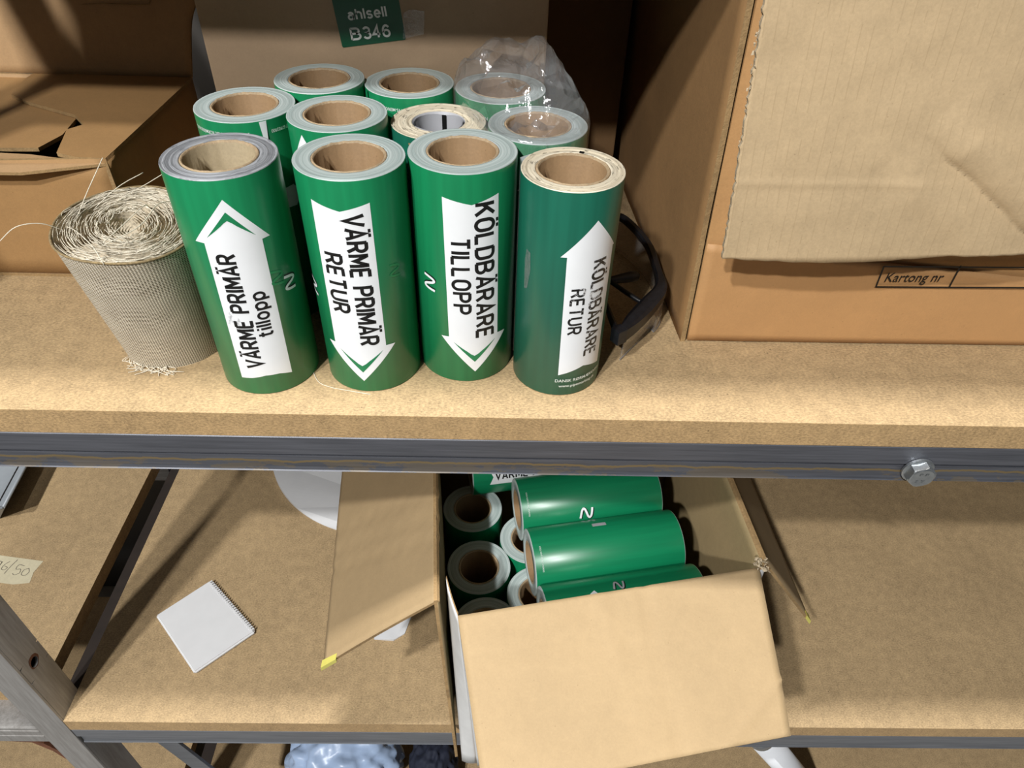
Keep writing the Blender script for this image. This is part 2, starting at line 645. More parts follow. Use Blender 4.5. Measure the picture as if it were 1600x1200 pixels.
def text_bm(s, bold, origin, ex, ey, shear=0.0):
    """text as flat mesh: origin = left end of the baseline, ex = vector to its right end, ey = cap height vector"""
    V, F = text_verts(s, bold)
    CV, _ = text_verts('H', bold)
    cap = max(v[1] for v in CV)
    x0, x1 = min(v[0] for v in V), max(v[0] for v in V)
    bm = bmesh.new()
    o, ex, ey = Vector(origin), Vector(ex), Vector(ey)
    vs = []
    for v in V:
        a = (v[0] - x0) / (x1 - x0)
        b = v[1] / cap
        q = o + ex * a + ey * b + ex.normalized() * shear * b * ey.length
        vs.append(bm.verts.new((q.x, q.y, 0)))
    for f in F:
        try:
            bm.faces.new([vs[i] for i in f])
        except ValueError:
            pass
    # all faces the same way round
    bm.normal_update()
    for f in bm.faces:
        if f.normal.z < 0:
            f.normal_flip()
    return bm


# letters drawn as strokes: condensed technical lettering; x in units of the cap height
def _arc(cx, cy, rx, ry, a0, a1, n=10):
    return [(cx + rx * math.cos(math.radians(a0 + (a1 - a0) * k / n)), cy + ry * math.sin(math.radians(a0 + (a1 - a0) * k / n))) for k in range(n + 1)]


def _glyphs():
    g = {}
    w = 0.50
    dots = [[(0.12, 1.13), (0.12, 1.27)], [(0.38, 1.13), (0.38, 1.27)]]
    bowl = [(0.0, 0.46), (0.28, 0.46)] + _arc(0.28, 0.715, 0.20, 0.255, -90, 90) + [(0.0, 0.97)]
    g['A'] = (w, [[(-0.01, 0), (0.25, 0.98), (0.51, 0)], [(0.09, 0.30), (0.41, 0.30)]])
    g['Ä'] = (w, g['A'][1] + dots)
    o = _arc(0.25, 0.66, 0.25, 0.32, 0, 180, 12) + _arc(0.25, 0.34, 0.25, 0.32, 180, 360, 12) + [(0.5, 0.66)]
    g['O'] = (w, [o])
    g['Ö'] = (w, [o] + dots)
    g['B'] = (w, [[(0.0, 0.03)] + [(0.27, 0.03)] + _arc(0.27, 0.275, 0.22, 0.245, -90, 90) + [(0.0, 0.52)], [(0.25, 0.52)] + _arc(0.25, 0.745, 0.20, 0.225, -90, 90) + [(0.0, 0.97)], [(0.0, 0), (0.0, 1.0)]])
    g['D'] = (w, [[(0.0, 0), (0.0, 1.0)], [(0.0, 0.03), (0.22, 0.03)] + _arc(0.22, 0.30, 0.27, 0.27, -90, 0, 6) + _arc(0.22, 0.70, 0.27, 0.27, 0, 90, 6) + [(0.0, 0.97)]])
    g['E'] = (0.44, [[(0.44, 0.03), (0.0, 0.03)], [(0.0, 0), (0.0, 1.0)], [(0.0, 0.97), (0.44, 0.97)], [(0.0, 0.51), (0.39, 0.51)]])
    g['I'] = (0.0, [[(0, 0), (0, 1)]])
    g['K'] = (0.48, [[(0, 0), (0, 1)], [(0.47, 1.0), (0.02, 0.42)], [(0.17, 0.58), (0.49, 0.0)]])
    g['L'] = (0.42, [[(0, 1), (0, 0)], [(0.0, 0.03), (0.42, 0.03)]])
    g['M'] = (0.60, [[(0, 0), (0, 1)], [(0.02, 0.97), (0.30, 0.30), (0.58, 0.97)], [(0.60, 1), (0.60, 0)]])
    g['P'] = (0.48, [[(0, 0), (0, 1)], bowl])
    g['R'] = (0.50, [[(0, 0), (0, 1)], bowl, [(0.27, 0.46), (0.50, 0.0)]])
    g['T'] = (0.50, [[(0, 0.97), (0.5, 0.97)], [(0.25, 0), (0.25, 0.97)]])
    g['U'] = (w, [[(0, 1), (0, 0.30)] + _arc(0.25, 0.28, 0.25, 0.26, 180, 360, 12) + [(0.5, 1.0)]])
    g['V'] = (w, [[(-0.02, 1), (0.25, 0.02), (0.52, 1)]])
    g['N'] = (w, [[(0, 0), (0, 1)], [(0.01, 0.98), (0.49, 0.02)], [(0.5, 0), (0.5, 1)]])
    ob = _arc(0.22, 0.36, 0.22, 0.34, 0, 360, 20)
    g['o'] = (0.44, [ob])
    g['p'] = (0.44, [ob, [(0.0, 0.70), (0.0, -0.28)]])
    g['l'] = (0.0, [[(0, 0), (0, 1)]])
    g['i'] = (0.0, [[(0, 0), (0, 0.72)], [(0, 0.86), (0, 1.0)]])
    g['t'] = (0.26, [[(0.08, 0.95), (0.08, 0.16)] + _arc(0.21, 0.16, 0.13, 0.13, 180, 270, 5) + [(0.27, 0.03)], [(-0.06, 0.68), (0.26, 0.68)]])
    g['a'] = (0.42, [_arc(0.20, 0.25, 0.20, 0.22, 0, 360, 18), [(0.41, 0.0), (0.41, 0.48)] + _arc(0.21, 0.48, 0.20, 0.22, 0, 150, 8)])
    g['h'] = (0.42, [[(0, 0), (0, 1)], [(0.0, 0.45)] + _arc(0.21, 0.48, 0.21, 0.22, 180, 0, 10) + [(0.42, 0.0)]])
    g['s'] = (0.38, [_arc(0.19, 0.52, 0.18, 0.17, 20, 250, 10) + _arc(0.19, 0.19, 0.19, 0.17, 80, -160, 10)])
    g['e'] = (0.44, [[(0.02, 0.36), (0.44, 0.36)] + _arc(0.22, 0.36, 0.22, 0.33, 0, 320, 16)])
    g['3'] = (0.48, [_arc(0.24, 0.74, 0.22, 0.23, 160, -80, 12) + _arc(0.24, 0.27, 0.25, 0.25, 85, -160, 12)])
    g['4'] = (0.52, [[(0.38, 0), (0.38, 1.0), (0.0, 0.30), (0.54, 0.30)]])
    g['6'] = (0.50, [_arc(0.25, 0.30, 0.24, 0.28, 0, 360, 20), _arc(0.27, 0.48, 0.26, 0.49, 190, 40, 12)])
    g['5'] = (0.48, [[(0.44, 0.97), (0.08, 0.97), (0.04, 0.52)] + _arc(0.23, 0.30, 0.24, 0.28, 130, -150, 14)])
    g[' '] = (0.16, [])
    return g


GLYPH = _glyphs()


def stroke_poly(bm, P, w, tr):
    """mitred ribbon along a polyline, into bm through tr(x, y)"""
    Q = [Vector(P[0])]
    for p in P[1:]:
        p = Vector(p)
        if (p - Q[-1]).length > 1e-4:
            Q.append(p)
    closed = (Q[0] - Q[-1]).length < 1e-3 and len(Q) > 3
    if closed:
        Q = Q[:-1]
    n = len(Q)
    rows = []
    for i, p in enumerate(Q):
        a = Q[i - 1] if (i > 0 or closed) else None
        b = Q[(i + 1) % n] if (i < n - 1 or closed) else None
        d1 = (p - a).normalized() if a is not None else (b - p).normalized()
        d2 = (b - p).normalized() if b is not None else d1
        n1, n2 = Vector((-d1.y, d1.x)), Vector((-d2.y, d2.x))
        m = n1 + n2
        if m.length < 1e-6:
            m = n1
        m.normalize()
        k = min(w / 2 / max(m.dot(n1), 0.35), w * 1.3)
        rows.append((bm.verts.new((*tr(p + m * k), 0)), bm.verts.new((*tr(p - m * k), 0))))
    if closed:
        rows.append(rows[0])
    for r0, r1 in zip(rows, rows[1:]):
        bm.faces.new((r0[1], r1[1], r1[0], r0[0]))


def letter_bm(s, weight, origin, ex, ey, gap=0.24, shear=0.0):
    """stroke lettering; same frame as text_bm"""
    x = 0
    items = []
    for ch in s:
        gw, st = GLYPH[ch]
        items.append((x, st))
        x += gw + gap
    tot = x - gap
    o, ex, ey = Vector(origin), Vector(ex), Vector(ey)
    bm = bmesh.new()
    for gx, st in items:
        for line in st:
            wgt = weight
            def tr(p, gx=gx):
                q = o + ex * ((p[0] + gx) / tot) + ey * p[1] + ex.normalized() * (shear * p[1] * ey.length)
                return (q.x, q.y)
            # keep the stroke even in real size: draw in a space scaled to the true proportions
            sx = ex.length / tot
            sy = ey.length
            L2 = [(px * sx, py * sy) for px, py in line]
            def tr2(p, gx=gx):
                q = o + ex.normalized() * (p[0] + gx * sx) + ey.normalized() * p[1] + ex.normalized() * (shear * p[1])
                return (q.x, q.y)
            stroke_poly(bm, L2, wgt * sy, tr2)
    bm.normal_update()
    for f in bm.faces:
        if f.normal.z < 0:
            f.normal_flip()
    return bm



def wrap(bm, R, phi=0.0, step=0.0022):
    """bend a flat (u, v) mesh round a cylinder: u along the girth (0 faces -y), v up"""
    us = [v.co.x for v in bm.verts]
    a, b = min(us), max(us)
    k = math.ceil(a / step)
    while k * step < b:
        bmesh.ops.bisect_plane(bm, geom=bm.verts[:] + bm.edges[:] + bm.faces[:], dist=1e-7,
                               plane_co=(k * step, 0, 0), plane_no=(1, 0, 0))
        k += 1
    for v in bm.verts:
        t = v.co.x / R + phi
        v.co = Vector((R * math.sin(t), -R * math.cos(t), v.co.y))
    bm.normal_update()
    for f in bm.faces:
        c = f.calc_center_median()
        if f.normal.x * c.x + f.normal.y * c.y < 0:
            f.normal_flip()
        f.smooth = True
    return bm


def ribbon(pts, w):
    """flat ribbon of width w along a 2-D polyline"""
    bm = bmesh.new()
    P = [Vector((p[0], p[1])) for p in pts]
    rows = []
    for i, p in enumerate(P):
        d = (P[min(i + 1, len(P) - 1)] - P[max(i - 1, 0)]).normalized()
        n = Vector((-d.y, d.x)) * w / 2
        rows.append((bm.verts.new((p.x + n.x, p.y + n.y, 0)), bm.verts.new((p.x - n.x, p.y - n.y, 0))))
    for a, b in zip(rows, rows[1:]):
        bm.faces.new((a[1], b[1], b[0], a[0]))
    return bm


# ------------------------------------------------------------------ setting
WALL_Y = 0.78
FLOOR_Z = L3 - T - BH - 0.12
tag(box_obj('floor', (-4, -4, FLOOR_Z - 0.05), (4, WALL_Y, FLOOR_Z), 'concrete'), kind='structure')
tag(box_obj('wall_back', (-4, WALL_Y, FLOOR_Z), (4, WALL_Y + 0.1, 2.2), 'wall'), kind='structure')

# ------------------------------------------------------------------ the rack
XL, XR = -0.687, 1.35          # posts of the bay
DEPTH = 0.62
rack = thing('shelf_rack', 'bare steel shelving rack that carries the brown boards, bolted beams and square posts', 'rack', (0, 0, FLOOR_Z))


def beam_mesh(x0, x1, zt, y0=0.0, flip=1):
    """rolled channel with a groove along its face; y0 = front face, flip -1 for the back one"""
    h = BH
    prof = [(0.0014, 0.0), (0.0, -0.0014), (0.0, -0.0240), (0.0075, -0.0250), (0.0075, -0.0310), (0.0046, -0.0318), (0.0042, -h + 0.004), (0.0030, -h + 0.001),
            (0.002, -h), (0.036, -h), (0.036, -h + 0.004), (0.006, -h + 0.004), (0.006, -0.004), (0.036, -0.004), (0.036, 0.0)]
    bm = bmesh.new()
    n = 40
    rows = []
    for i in range(n + 1):
        x = x0 + (x1 - x0) * i / n
        rows.append([bm.verts.new((x, y0 + flip * y, z)) for y, z in prof])
    for a, b in zip(rows, rows[1:]):
        for k in range(len(prof)):
            q = (a[k], a[(k + 1) % len(prof)], b[(k + 1) % len(prof)], b[k])
            bm.faces.new(q if flip < 0 else q[::-1])
    bm.faces.new(rows[0] if flip > 0 else rows[0][::-1])
    bm.faces.new(rows[-1][::-1] if flip > 0 else rows[-1])
    bmesh.ops.recalc_face_normals(bm, faces=bm.faces[:])
    return bm


def rack_part(name, bm, mat, zoff, smooth=False):
    """mesh z is measured from zoff; parent sits on the floor"""
    o = mesh_obj(name, bm, mat, rack, smooth)
    o.location = (0, 0, zoff - FLOOR_Z)
    return o


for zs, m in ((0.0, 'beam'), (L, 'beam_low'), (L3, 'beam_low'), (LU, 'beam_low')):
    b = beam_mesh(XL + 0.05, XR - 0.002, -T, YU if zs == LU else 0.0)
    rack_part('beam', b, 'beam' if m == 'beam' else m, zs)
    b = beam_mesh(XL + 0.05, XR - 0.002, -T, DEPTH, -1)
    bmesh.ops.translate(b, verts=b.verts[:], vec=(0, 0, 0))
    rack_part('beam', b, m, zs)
# every beam mesh starts at z = 0: drop it under its board
for o in list(rack.children):
    o.location.z -= T
MATB = MAT['beam']

# the neighbouring bay on the left: its lower front beam lies flat, with a bright lip
b = bmesh.new()
add_box(b, (-1.95, 0.002, L - 0.030), (XL, 0.050, L - 0.026), 0, 0.001)
add_box(b, (-1.95, 0.0, L - 0.075), (XL, 0.004, L - 0.0265), 0, 0.001)
for k in (0, 1):
    add_box(b, (-1.95, -0.001, L - 0.040 - k * 0.018), (XL, 0.001, L - 0.034 - k * 0.018), 0, 0.0008)
o = rack_part('beam', b, 'post', 0)
b = bmesh.new()
add_box(b, (-1.95, 0.55, L - 0.081), (XL, DEPTH, L - 0.030), 0, 0.002)
rack_part('beam', b, 'beam_low', 0)
b = bmesh.new()
add_box(b, (-1.95, 0.0, L3 - 0.081), (XL, 0.04, L3 - 0.030), 0, 0.002)
rack_part('beam', b, 'beam_low', 0)


def post_mesh(x0, x1, y0, y1, hole_z=()):
    """C-shaped upright; back face added to keep the inside dark, with round bolt holes in its right side face"""
    t = 0.004
    bm = bmesh.new()
    z0, z1 = FLOOR_Z, 1.35
    add_box(bm, (x0, y0, z0), (x1, y0 + t, z1), 0, 0.0012)
    add_box(bm, (x0, y0 + t, z0), (x0 + t, y1, z1), 0, 0.0008)
    add_box(bm, (x0 + t, y1 - t, z0), (x1 - t, y1, z1), 0)  # closing back face, added to keep light out behind the holes
    # right face built as strips round each hole
    zs = sorted(hole_z)
    cur = z0
    for hz in zs:
        r = 0.0075
        add_box(bm, (x1 - t, y0 + t, cur), (x1, y1, hz - 0.02), 0)
        yc = (y0 + t + y1) / 2
        n = 24
        ringo, ringi = [], []
        for k in range(n):
            a = 2 * PI * (k + 0.5) / n
            ca, sa = math.cos(a), math.sin(a)
            s = 1 / max(abs(ca) / ((y1 - y0 - t) / 2), abs(sa) / 0.02)
            ringo.append(bm.verts.new((x1, yc + s * ca, hz + s * sa)))
            ringi.append((bm.verts.new((x1, yc + r * ca, hz + r * 1.15 * sa)), bm.verts.new((x1 - t, yc + r * ca, hz + r * 1.15 * sa))))
        for k in range(n):
            j = (k + 1) % n
            bm.faces.new((ringo[k], ringo[j], ringi[j][0], ringi[k][0]))
            bm.faces.new((ringi[k][0], ringi[j][0], ringi[j][1], ringi[k][1]))
        cur = hz + 0.02
    add_box(bm, (x1 - t, y0 + t, cur), (x1, y1, z1), 0)
    return bm


pb = post_mesh(XL, XL + 0.049, -0.001, 0.050, (L - 0.664 + 0.135, L + 0.135, 0.135))
rack_part('post', pb, 'post', 0)
b = bmesh.new()
for hz in (L + 0.135,):
    ra, rb_ = [], []
    for k in range(28):
        a_ = 2 * PI * k / 28
        w_ = 0.0105 + 0.0022 * noise.noise(Vector((math.cos(a_) * 1.6, math.sin(a_) * 1.6, 5)))
        ra.append(b.verts.new((XL + 0.0492, 0.0265 + 0.0076 * math.cos(a_), hz + 0.0088 * math.sin(a_))))
        rb_.append(b.verts.new((XL + 0.0492, 0.0265 + w_ * math.cos(a_), hz + 0.002 + w_ * 1.15 * math.sin(a_))))
    for k in range(28):
        j = (k + 1) % 28
        b.faces.new((ra[k], rb_[k], rb_[j], ra[j]))
bmesh.ops.recalc_face_normals(b, faces=b.faces[:])
rack_part('rust_stain', b, 'rust', 0)
pb = post_mesh(XL, XL + 0.049, DEPTH - 0.05, DEPTH, ())
rack_part('post', pb, 'beam_low', 0)
pb = post_mesh(XR, XR + 0.049, -0.001, 0.050, ())
rack_part('post', pb, 'post', 0)
pb = post_mesh(XR, XR + 0.049, DEPTH - 0.05, DEPTH, ())
rack_part('post', pb, 'beam_low', 0)
# cross bars between front and back posts, and the gusset plate under the lower shelf
for zc in (L, L3, 0, LU):
    b = bmesh.new()
    add_box(b, (XL + 0.004, 0.052, zc - 0.081), (XL + 0.040, DEPTH - 0.052, zc - 0.045), 0, 0.002)
    rack_part('cross_bar', b, 'gap_shade', 0)
    b = bmesh.new()
    add_box(b, (XR + 0.004, 0.052, zc - 0.081), (XR + 0.040, DEPTH - 0.052, zc - 0.045), 0, 0.002)
    rack_part('cross_bar', b, 'beam_low', 0)
b = bmesh.new()
gp = [(-0.760, -0.0765), (-0.720, -0.079), (-0.705, -0.090), (-0.690, -0.125), (-0.688, -0.150), (-0.694, -0.152), (-0.702, -0.120), (-0.722, -0.086), (-0.760, -0.082)]
fr = [b.verts.new((x, 0.003, L + z)) for x, z in gp]
bk = [b.verts.new((x, 0.030, L + z)) for x, z in gp]
for k in range(len(gp)):
    j = (k + 1) % len(gp)
    b.faces.new((fr[k], fr[j], bk[j], bk[k]))
b.faces.new(fr)
b.faces.new(bk[::-1])
bmesh.ops.recalc_face_normals(b, faces=b.faces[:])
rack_part('gusset', b, 'rust', 0)
# bracket where the lower beam meets the post
b = bmesh.new()
add_box(b, (XL + 0.050, 0.004, L - 0.088), (XL + 0.125, 0.045, L - 0.0815), 0, 0.001)
rack_part('bracket', b, 'beam_low', 0)
b = bmesh.new()
tube(b, [(XL + 0.085, 0.03, L - 0.088), (XL + 0.085, 0.03, L - 0.104)], 0.010, 6)
tube(b, [(XL + 0.085, 0.03, L - 0.104), (XL + 0.085, 0.03, L - 0.112)], 0.005, 10)
rack_part('nut', b, 'zinc', 0)
# slanting brace of the rack under the lower shelf
b = bmesh.new()
for (xa, za, xb, zb, w) in ((-0.600, -0.10, -0.50, -0.50, 0.036),):
    add_box(b, (-w / 2, 0.060, -0.42), (w / 2, 0.066, 0), 0, 0.001)
    for v in b.verts:
        f = -v.co.z / 0.42
        v.co = Vector((v.co.x + xa + (xb - xa) * f, v.co.y, L + za + (zb - za) * f))
rack_part('brace', b, 'beam_low', 0)


def hex_bolt(x, z, tilt):
    b = bmesh.new()
    # along -y: washer, flange, hexagon with chamfered top, domed face
    def ring(r, y, n, ph=0.0):
        return [b.verts.new((r * math.cos(2 * PI * k / n + ph), -y, r * math.sin(2 * PI * k / n + ph))) for k in range(n)]
    def skin(a, c):
        for k in range(len(a)):
            b.faces.new((a[k], a[(k + 1) % len(a)], c[(k + 1) % len(a)], c[k]))
    n = 36
    seq = [ring(0.0125, 0.0, n), ring(0.0155, 0.0002, n), ring(0.0155, 0.0022, n), ring(0.0150, 0.0026, n), ring(0.0128, 0.0034, n), ring(0.0118, 0.0034, n)]
    for a, c in zip(seq, seq[1:]):
        skin(a, c)
    b.faces.new(seq[-1][::-1])
    hexr = 0.0140

    def hexring(rmax, y, lim):
        o = []
        for k in range(n):
            a = 2 * PI * k / n + tilt
            s = math.cos(PI / 6) / math.cos(((a - tilt) % (PI / 3)) - PI / 6)
            r = min(rmax * s, lim)
            o.append(b.verts.new((r * math.cos(a), -y, r * math.sin(a))))
        return o
    hs = [hexring(hexr, 0.0032, 1), hexring(hexr, 0.0105, 1), hexring(hexr, 0.0118, 0.0128), hexring(hexr, 0.0124, 0.0112), ring(0.0060, 0.0124, n, tilt)]
    for a, c in zip(hs, hs[1:]):
        skin(a, c)
    b.faces.new(hs[-1][::-1])
    bmesh.ops.recalc_face_normals(b, faces=b.faces[:])
    bmesh.ops.translate(b, verts=b.verts[:], vec=(x, -0.0005, z))
    return rack_part('bolt', b, 'zinc', 0), tilt


bolt, _ = hex_bolt(0.4364, -0.0610, 0.35)
# raised marks on the bolt head
b = bmesh.new()
for s, ox, oz in (('8.8', -0.0045, 0.0030), ('S Y', -0.0050, -0.0065)):
    t_ = text_bm(s, 0.02, (ox, oz), (0.0095, 0), (0, 0.0034))
    rows = [[v.co.copy() for v in f.verts] for f in t_.faces]
    t_.free()
    for r in rows:
        b.faces.new([b.verts.new((0.4364 + p.x, -0.0135, -0.0610 + p.y)) for p in r])
mk = mesh_obj('head_mark', b, 'zinc', bolt)

# ------------------------------------------------------------------ shelf boards


def board(label, x0, x1, y0, y1, zt, th=T):
    bm = bmesh.new()
    add_box(bm, (x0, y0, -th), (x1, y1, 0), 0, 0.0007)
    for f in bm.faces:
        if abs(f.normal.z) < 0.5:
            f.material_index = 1
    bm.normal_update()
    for f in bm.faces:
        f.material_index = 0 if abs(f.normal.z) > 0.5 else 1
    o = mesh_obj('shelf_board', bm, ['mdf', 'mdf_edge'])
    o.location = (0, 0, zt)
    return tag(o, label, 'shelf', 'brown fibreboard shelves of the rack')


board('brown fibreboard shelf carrying the standing green rolls, its pale front edge above the dark beam', XL + 0.049, XR - 0.002, 0, DEPTH, 0)
board('brown fibreboard shelf under the open box and the square white plate', XL + 0.049, XR - 0.002, 0, DEPTH, L)
board('brown fibreboard shelf of the left bay with a paper tape reading 96/50', -1.95, -0.6955, 0.044, DEPTH, L)
board('lowest brown fibreboard shelf, behind the blue plastic bag at the bottom of the picture', XL + 0.049, XR - 0.002, 0, DEPTH, L3)
board('lowest brown fibreboard shelf of the left bay, seen below the grey post', -1.95, -0.6955, 0.044, DEPTH, L3)
board('brown fibreboard shelf above the green rolls, out of view overhead', XL + 0.049, XR - 0.002, YU, DEPTH, LU)

# ------------------------------------------------------------------ film rolls
GROUP_TOP = 'green pipe-marking film rolls on the shelf'
GROUP_BOX = 'green pipe-marking film rolls in the open box'


def film_roll(label, loc, R, h, ri=0.0275, rc=0.0305, skin='green', endm='end', corem='core', rot=(0, 0, 0), group=GROUP_TOP, core=True, seed=0, rough=0.0004):
    root = thing('film_roll', label, 'roll', loc, rot, group)
    rnd = random.Random(seed)
    bm = bmesh.new()
    nlay = 16
    inner = rc if core else ri
    prof = [(R - 0.0008, 0.0), (R, 0.0008), (R, h - 0.0008)]
    m = [1, 0]
    rr = [R - 0.0003] + [R - (R - inner) * k / nlay for k in range(1, nlay + 1)]
    for k, r in enumerate(rr):
        prof.append((r, h - (0 if k == 0 else rnd.uniform(0, rough))))
        m.append(1)
    prof.append((inner, 0.0))
    m.append(2)
    lathe(bm, prof, 96, m + [1], close=True)
    # bottom end: closing span of the profile
    body = mesh_obj('film', bm, [skin, endm, 'grey_paper'], root)
    if core:
        bm = bmesh.new()
        z1 = h - 0.0006
        lathe(bm, [(ri, 0.0002), (rc - 0.0001, 0.0002), (rc - 0.0001, z1), (rc - 0.0012, z1 + 0.0009), (ri + 0.0012, z1 + 0.0004), (ri, z1 - 0.0006)], 64, [1, 0, 1, 1, 1, 0], close=True)
        for v in bm.verts:
            if v.co.z > z1 - 0.001:
                v.co.z += noise.noise(Vector((v.co.x * 300 + seed, v.co.y * 300, 0))) * 0.0007
        mesh_obj('core', bm, [corem, 'core_rim'], root)
    root['_R'] = R
    return root


def decal(root, name, bm, mat, lift, phi=0.0):
    R = root['_R'] + lift
    o = mesh_obj(name, wrap(bm, R, phi), mat, root)
    return o


def chevron(pts, curve):
    """outer V (a, apex, b) and the rounded inner edge back from b to a over curve"""
    a, p, b = [Vector(q) for q in pts]
    q = Vector(curve)
    back = []
    for k in range(1, 12):
        t = k / 12
        # straight legs with a rounded tip: weighted quadratic pulled to the tip
        c1 = b.lerp(q, 0.80) + (q - b) * 0.0
        c2 = a.lerp(q, 0.80)
        if t < 0.4:
            back.append(b.lerp(c1, t / 0.4))
        elif t > 0.6:
            back.append(c2.lerp(a, (t - 0.6) / 0.4))
        else:
            s = (t - 0.4) / 0.2
            back.append((c1 * (1 - s) ** 2 + (q * 2 - (c1 + c2) / 2) * 2 * s * (1 - s) + c2 * s * s))
    return [tuple(a), tuple(p), tuple(b)] + [tuple(v) for v in back]


mm = 0.001


def sc(pts):
    return [(x * mm, y * mm) for x, y in pts]


def print_text(root, name, s, base0, base1, capv, bold=0.012, mat='black', lift=0.00032):
    o = Vector((base0[0] * mm, base0[1] * mm))
    ex = Vector((base1[0] * mm, base1[1] * mm)) - o
    ey = Vector((capv[0] * mm, capv[1] * mm))
    if name == 'lettering':
        bm = letter_bm(s, bold if bold > 0.05 else 0.19, (o.x, o.y), ex, ey)
    else:
        bm = text_bm(s, bold, (o.x, o.y), ex, ey)
    return decal(root, name, bm, mat, lift)


LOGO = [(-6.2, -5.2), (-5.4, -1.2), (-4.3, 2.9), (-2.6, 4.9), (-0.9, 3.2), (0.4, -0.2), (1.7, -3.5), (3.4, -5.0), (4.9, -2.9), (5.7, 1.0), (6.2, 5.2)]


def logo(root, u, v, turn, size=1.0, mat='white', outline=True, phi=0.0, flip=1):
    P = smooth_path([(x * mm * size * flip, y * mm * size, 0) for x, y in LOGO], 5)
    P = [Vector((p.x * math.cos(turn) - p.y * math.sin(turn), p.x * math.sin(turn) + p.y * math.cos(turn))) + Vector((u * mm, v * mm)) for p in P]
    if outline:
        e = Vector((0.4 * mm, 0.7 * mm))
        decal(root, 'logo_outline', ribbon([(p.x + e.x, p.y + e.y) for p in P], 3.3 * mm * size), 'black', 0.00018, phi)
    decal(root, 'logo_mark', ribbon([(p.x, p.y) for p in P], 2.1 * mm * size), mat, 0.00034, phi)


# --- front row, left to right
r1 = film_roll('leftmost front green roll, white arrow up reading VÄRME PRIMÄR tillopp, wound end painted with sheen', (-0.2077, 0.0713, 0), 0.0452, 0.216, endm='end_sheen', corem='core_pale', seed=1, rough=0.0012)
arrow = sc([(11.5, 199.8), (41.5, 161.0), (34.2, 160.6), (33.2, 19.0), (22, 22.5), (9.4, 23.0), (-3, 20.5), (-14.0, 19.5), (-12.0, 161.6), (-20.3, 162.0)])
decal(r1, 'arrow_print', flat_poly(arrow), 'white', 0.00018)
decal(r1, 'chevron_print', flat_poly(sc(chevron([(-8.2, 167.1), (11.3, 189.4), (30.0, 165.6)], (10.9, 182.0)))), 'green', 0.0003)
print_text(r1, 'lettering', 'VÄRME PRIMÄR', (9.2, 34.0), (9.8, 151.5), (-14.6, 0))
print_text(r1, 'lettering', 'tillopp', (24.5, 68.0), (25.5, 113.0), (-12.6, 0), bold=0.18)
for sm_, su, sv in (('P', -7.5, 86), ('R', -1.0, 80)):
    pts_s = [(su + 3.4 * (1 + 0.35 * math.sin(3 * k)) * math.cos(k * PI / 6), sv + 7.5 * (1 + 0.3 * math.cos(2 * k)) * math.sin(k * PI / 6)) for k in range(12)]
    decal(r1, 'ink_smudge', flat_poly(sc(pts_s)), 'smudge', 0.00042)
logo(r1, 52, 110.5, -PI / 2, 1.15, flip=1)
logo(r1, 40, 121, -PI / 2, 1.1, mat='ghost', outline=False)

r2 = film_roll('front green roll second from left, white arrow down reading VÄRME PRIMÄR RETUR', (-0.1063, 0.0777, 0), 0.0450, 0.2153, seed=2)
arrow = sc([(-27.8, 195.5), (-3.3, 189.3), (21.0, 195.3), (21.2, 53.6), (30.3, 53.0), (-3.2, 13.6), (-36.3, 53.0), (-28.2, 53.8)])
decal(r2, 'arrow_print', flat_poly(arrow), 'white', 0.00018)
decal(r2, 'chevron_print', flat_poly(sc(chevron([(-23.0, 48.7), (-3.0, 24.2), (18.0, 48.9)], (-2.8, 32.0)))), 'green', 0.0003)
print_text(r2, 'lettering', 'VÄRME PRIMÄR', (-1.2, 185.5), (-1.2, 57.5), (16.0, 0))
print_text(r2, 'lettering', 'RETUR', (-22.8, 149.5), (-22.4, 92.0), (15.4, 0))
logo(r2, -50, 104.5, -PI / 2, 1.15)
logo(r2, 38, 128, -PI / 2, 1.0, mat='ghost', outline=False)

r3 = film_roll('front green roll third from left, white arrow down reading KÖLDBÄRARE TILLOPP', (-0.0158, 0.0955, 0), 0.0456, 0.2149, seed=3)
arrow = sc([(-15.4, 194.4), (8.9, 188.3), (33.1, 194.5), (34.4, 52.2), (44.6, 50.8), (10.6, 12.4), (-21.5, 53.2), (-13.8, 53.9)])
decal(r3, 'arrow_print', flat_poly(arrow), 'white', 0.00018)
decal(r3, 'chevron_print', flat_poly(sc(chevron([(-9.6, 48.5), (10.4, 24.6), (31.6, 47.0)], (10.2, 32.0)))), 'green', 0.0003)
print_text(r3, 'lettering', 'KÖLDBÄRARE', (11.8, 188.0), (12.4, 53.0), (16.6, 0))
print_text(r3, 'lettering', 'TILLOPP', (-9.0, 157.5), (-8.4, 82.0), (15.4, 0))
logo(r3, -32.5, 107.5, -PI / 2, 1.15)

r4 = film_roll('dark green front roll at right, worn white arrow up reading KÖLDBÄRARE RETUR', (0.0746, 0.0746, 0), 0.0426, 0.2108, skin='green_deep', endm='end_beige', corem='core', seed=4, rough=0.0014)
arrow = sc([(20.5, 184.9), (46.3, 154.4), (44.0, 154.4), (45.6, 26.5), (23.1, 33.5), (-1.4, 25.9), (-3.0, 153.0), (-8.6, 152.8)])
decal(r4, 'arrow_print', flat_poly(arrow), 'white', 0.00018)
print_text(r4, 'lettering', 'KÖLDBÄRARE', (21.2, 146.5), (22.4, 45.0), (14.0, 0), mat='worn', bold=0.175)
print_text(r4, 'lettering', 'RETUR', (3.3, 120.9), (3.5, 74.0), (12.4, 0), mat='worn', bold=0.175)
print_text(r4, 'small_print', 'DANSK RØRMÆRKNING', (-3.8, 17.2), (50.0, 17.2), (0, 3.4), mat='white_small')
print_text(r4, 'small_print', 'www.pipemarking.dk', (0.0, 10.8), (41.0, 10.8), (0, 3.2), mat='white_small')
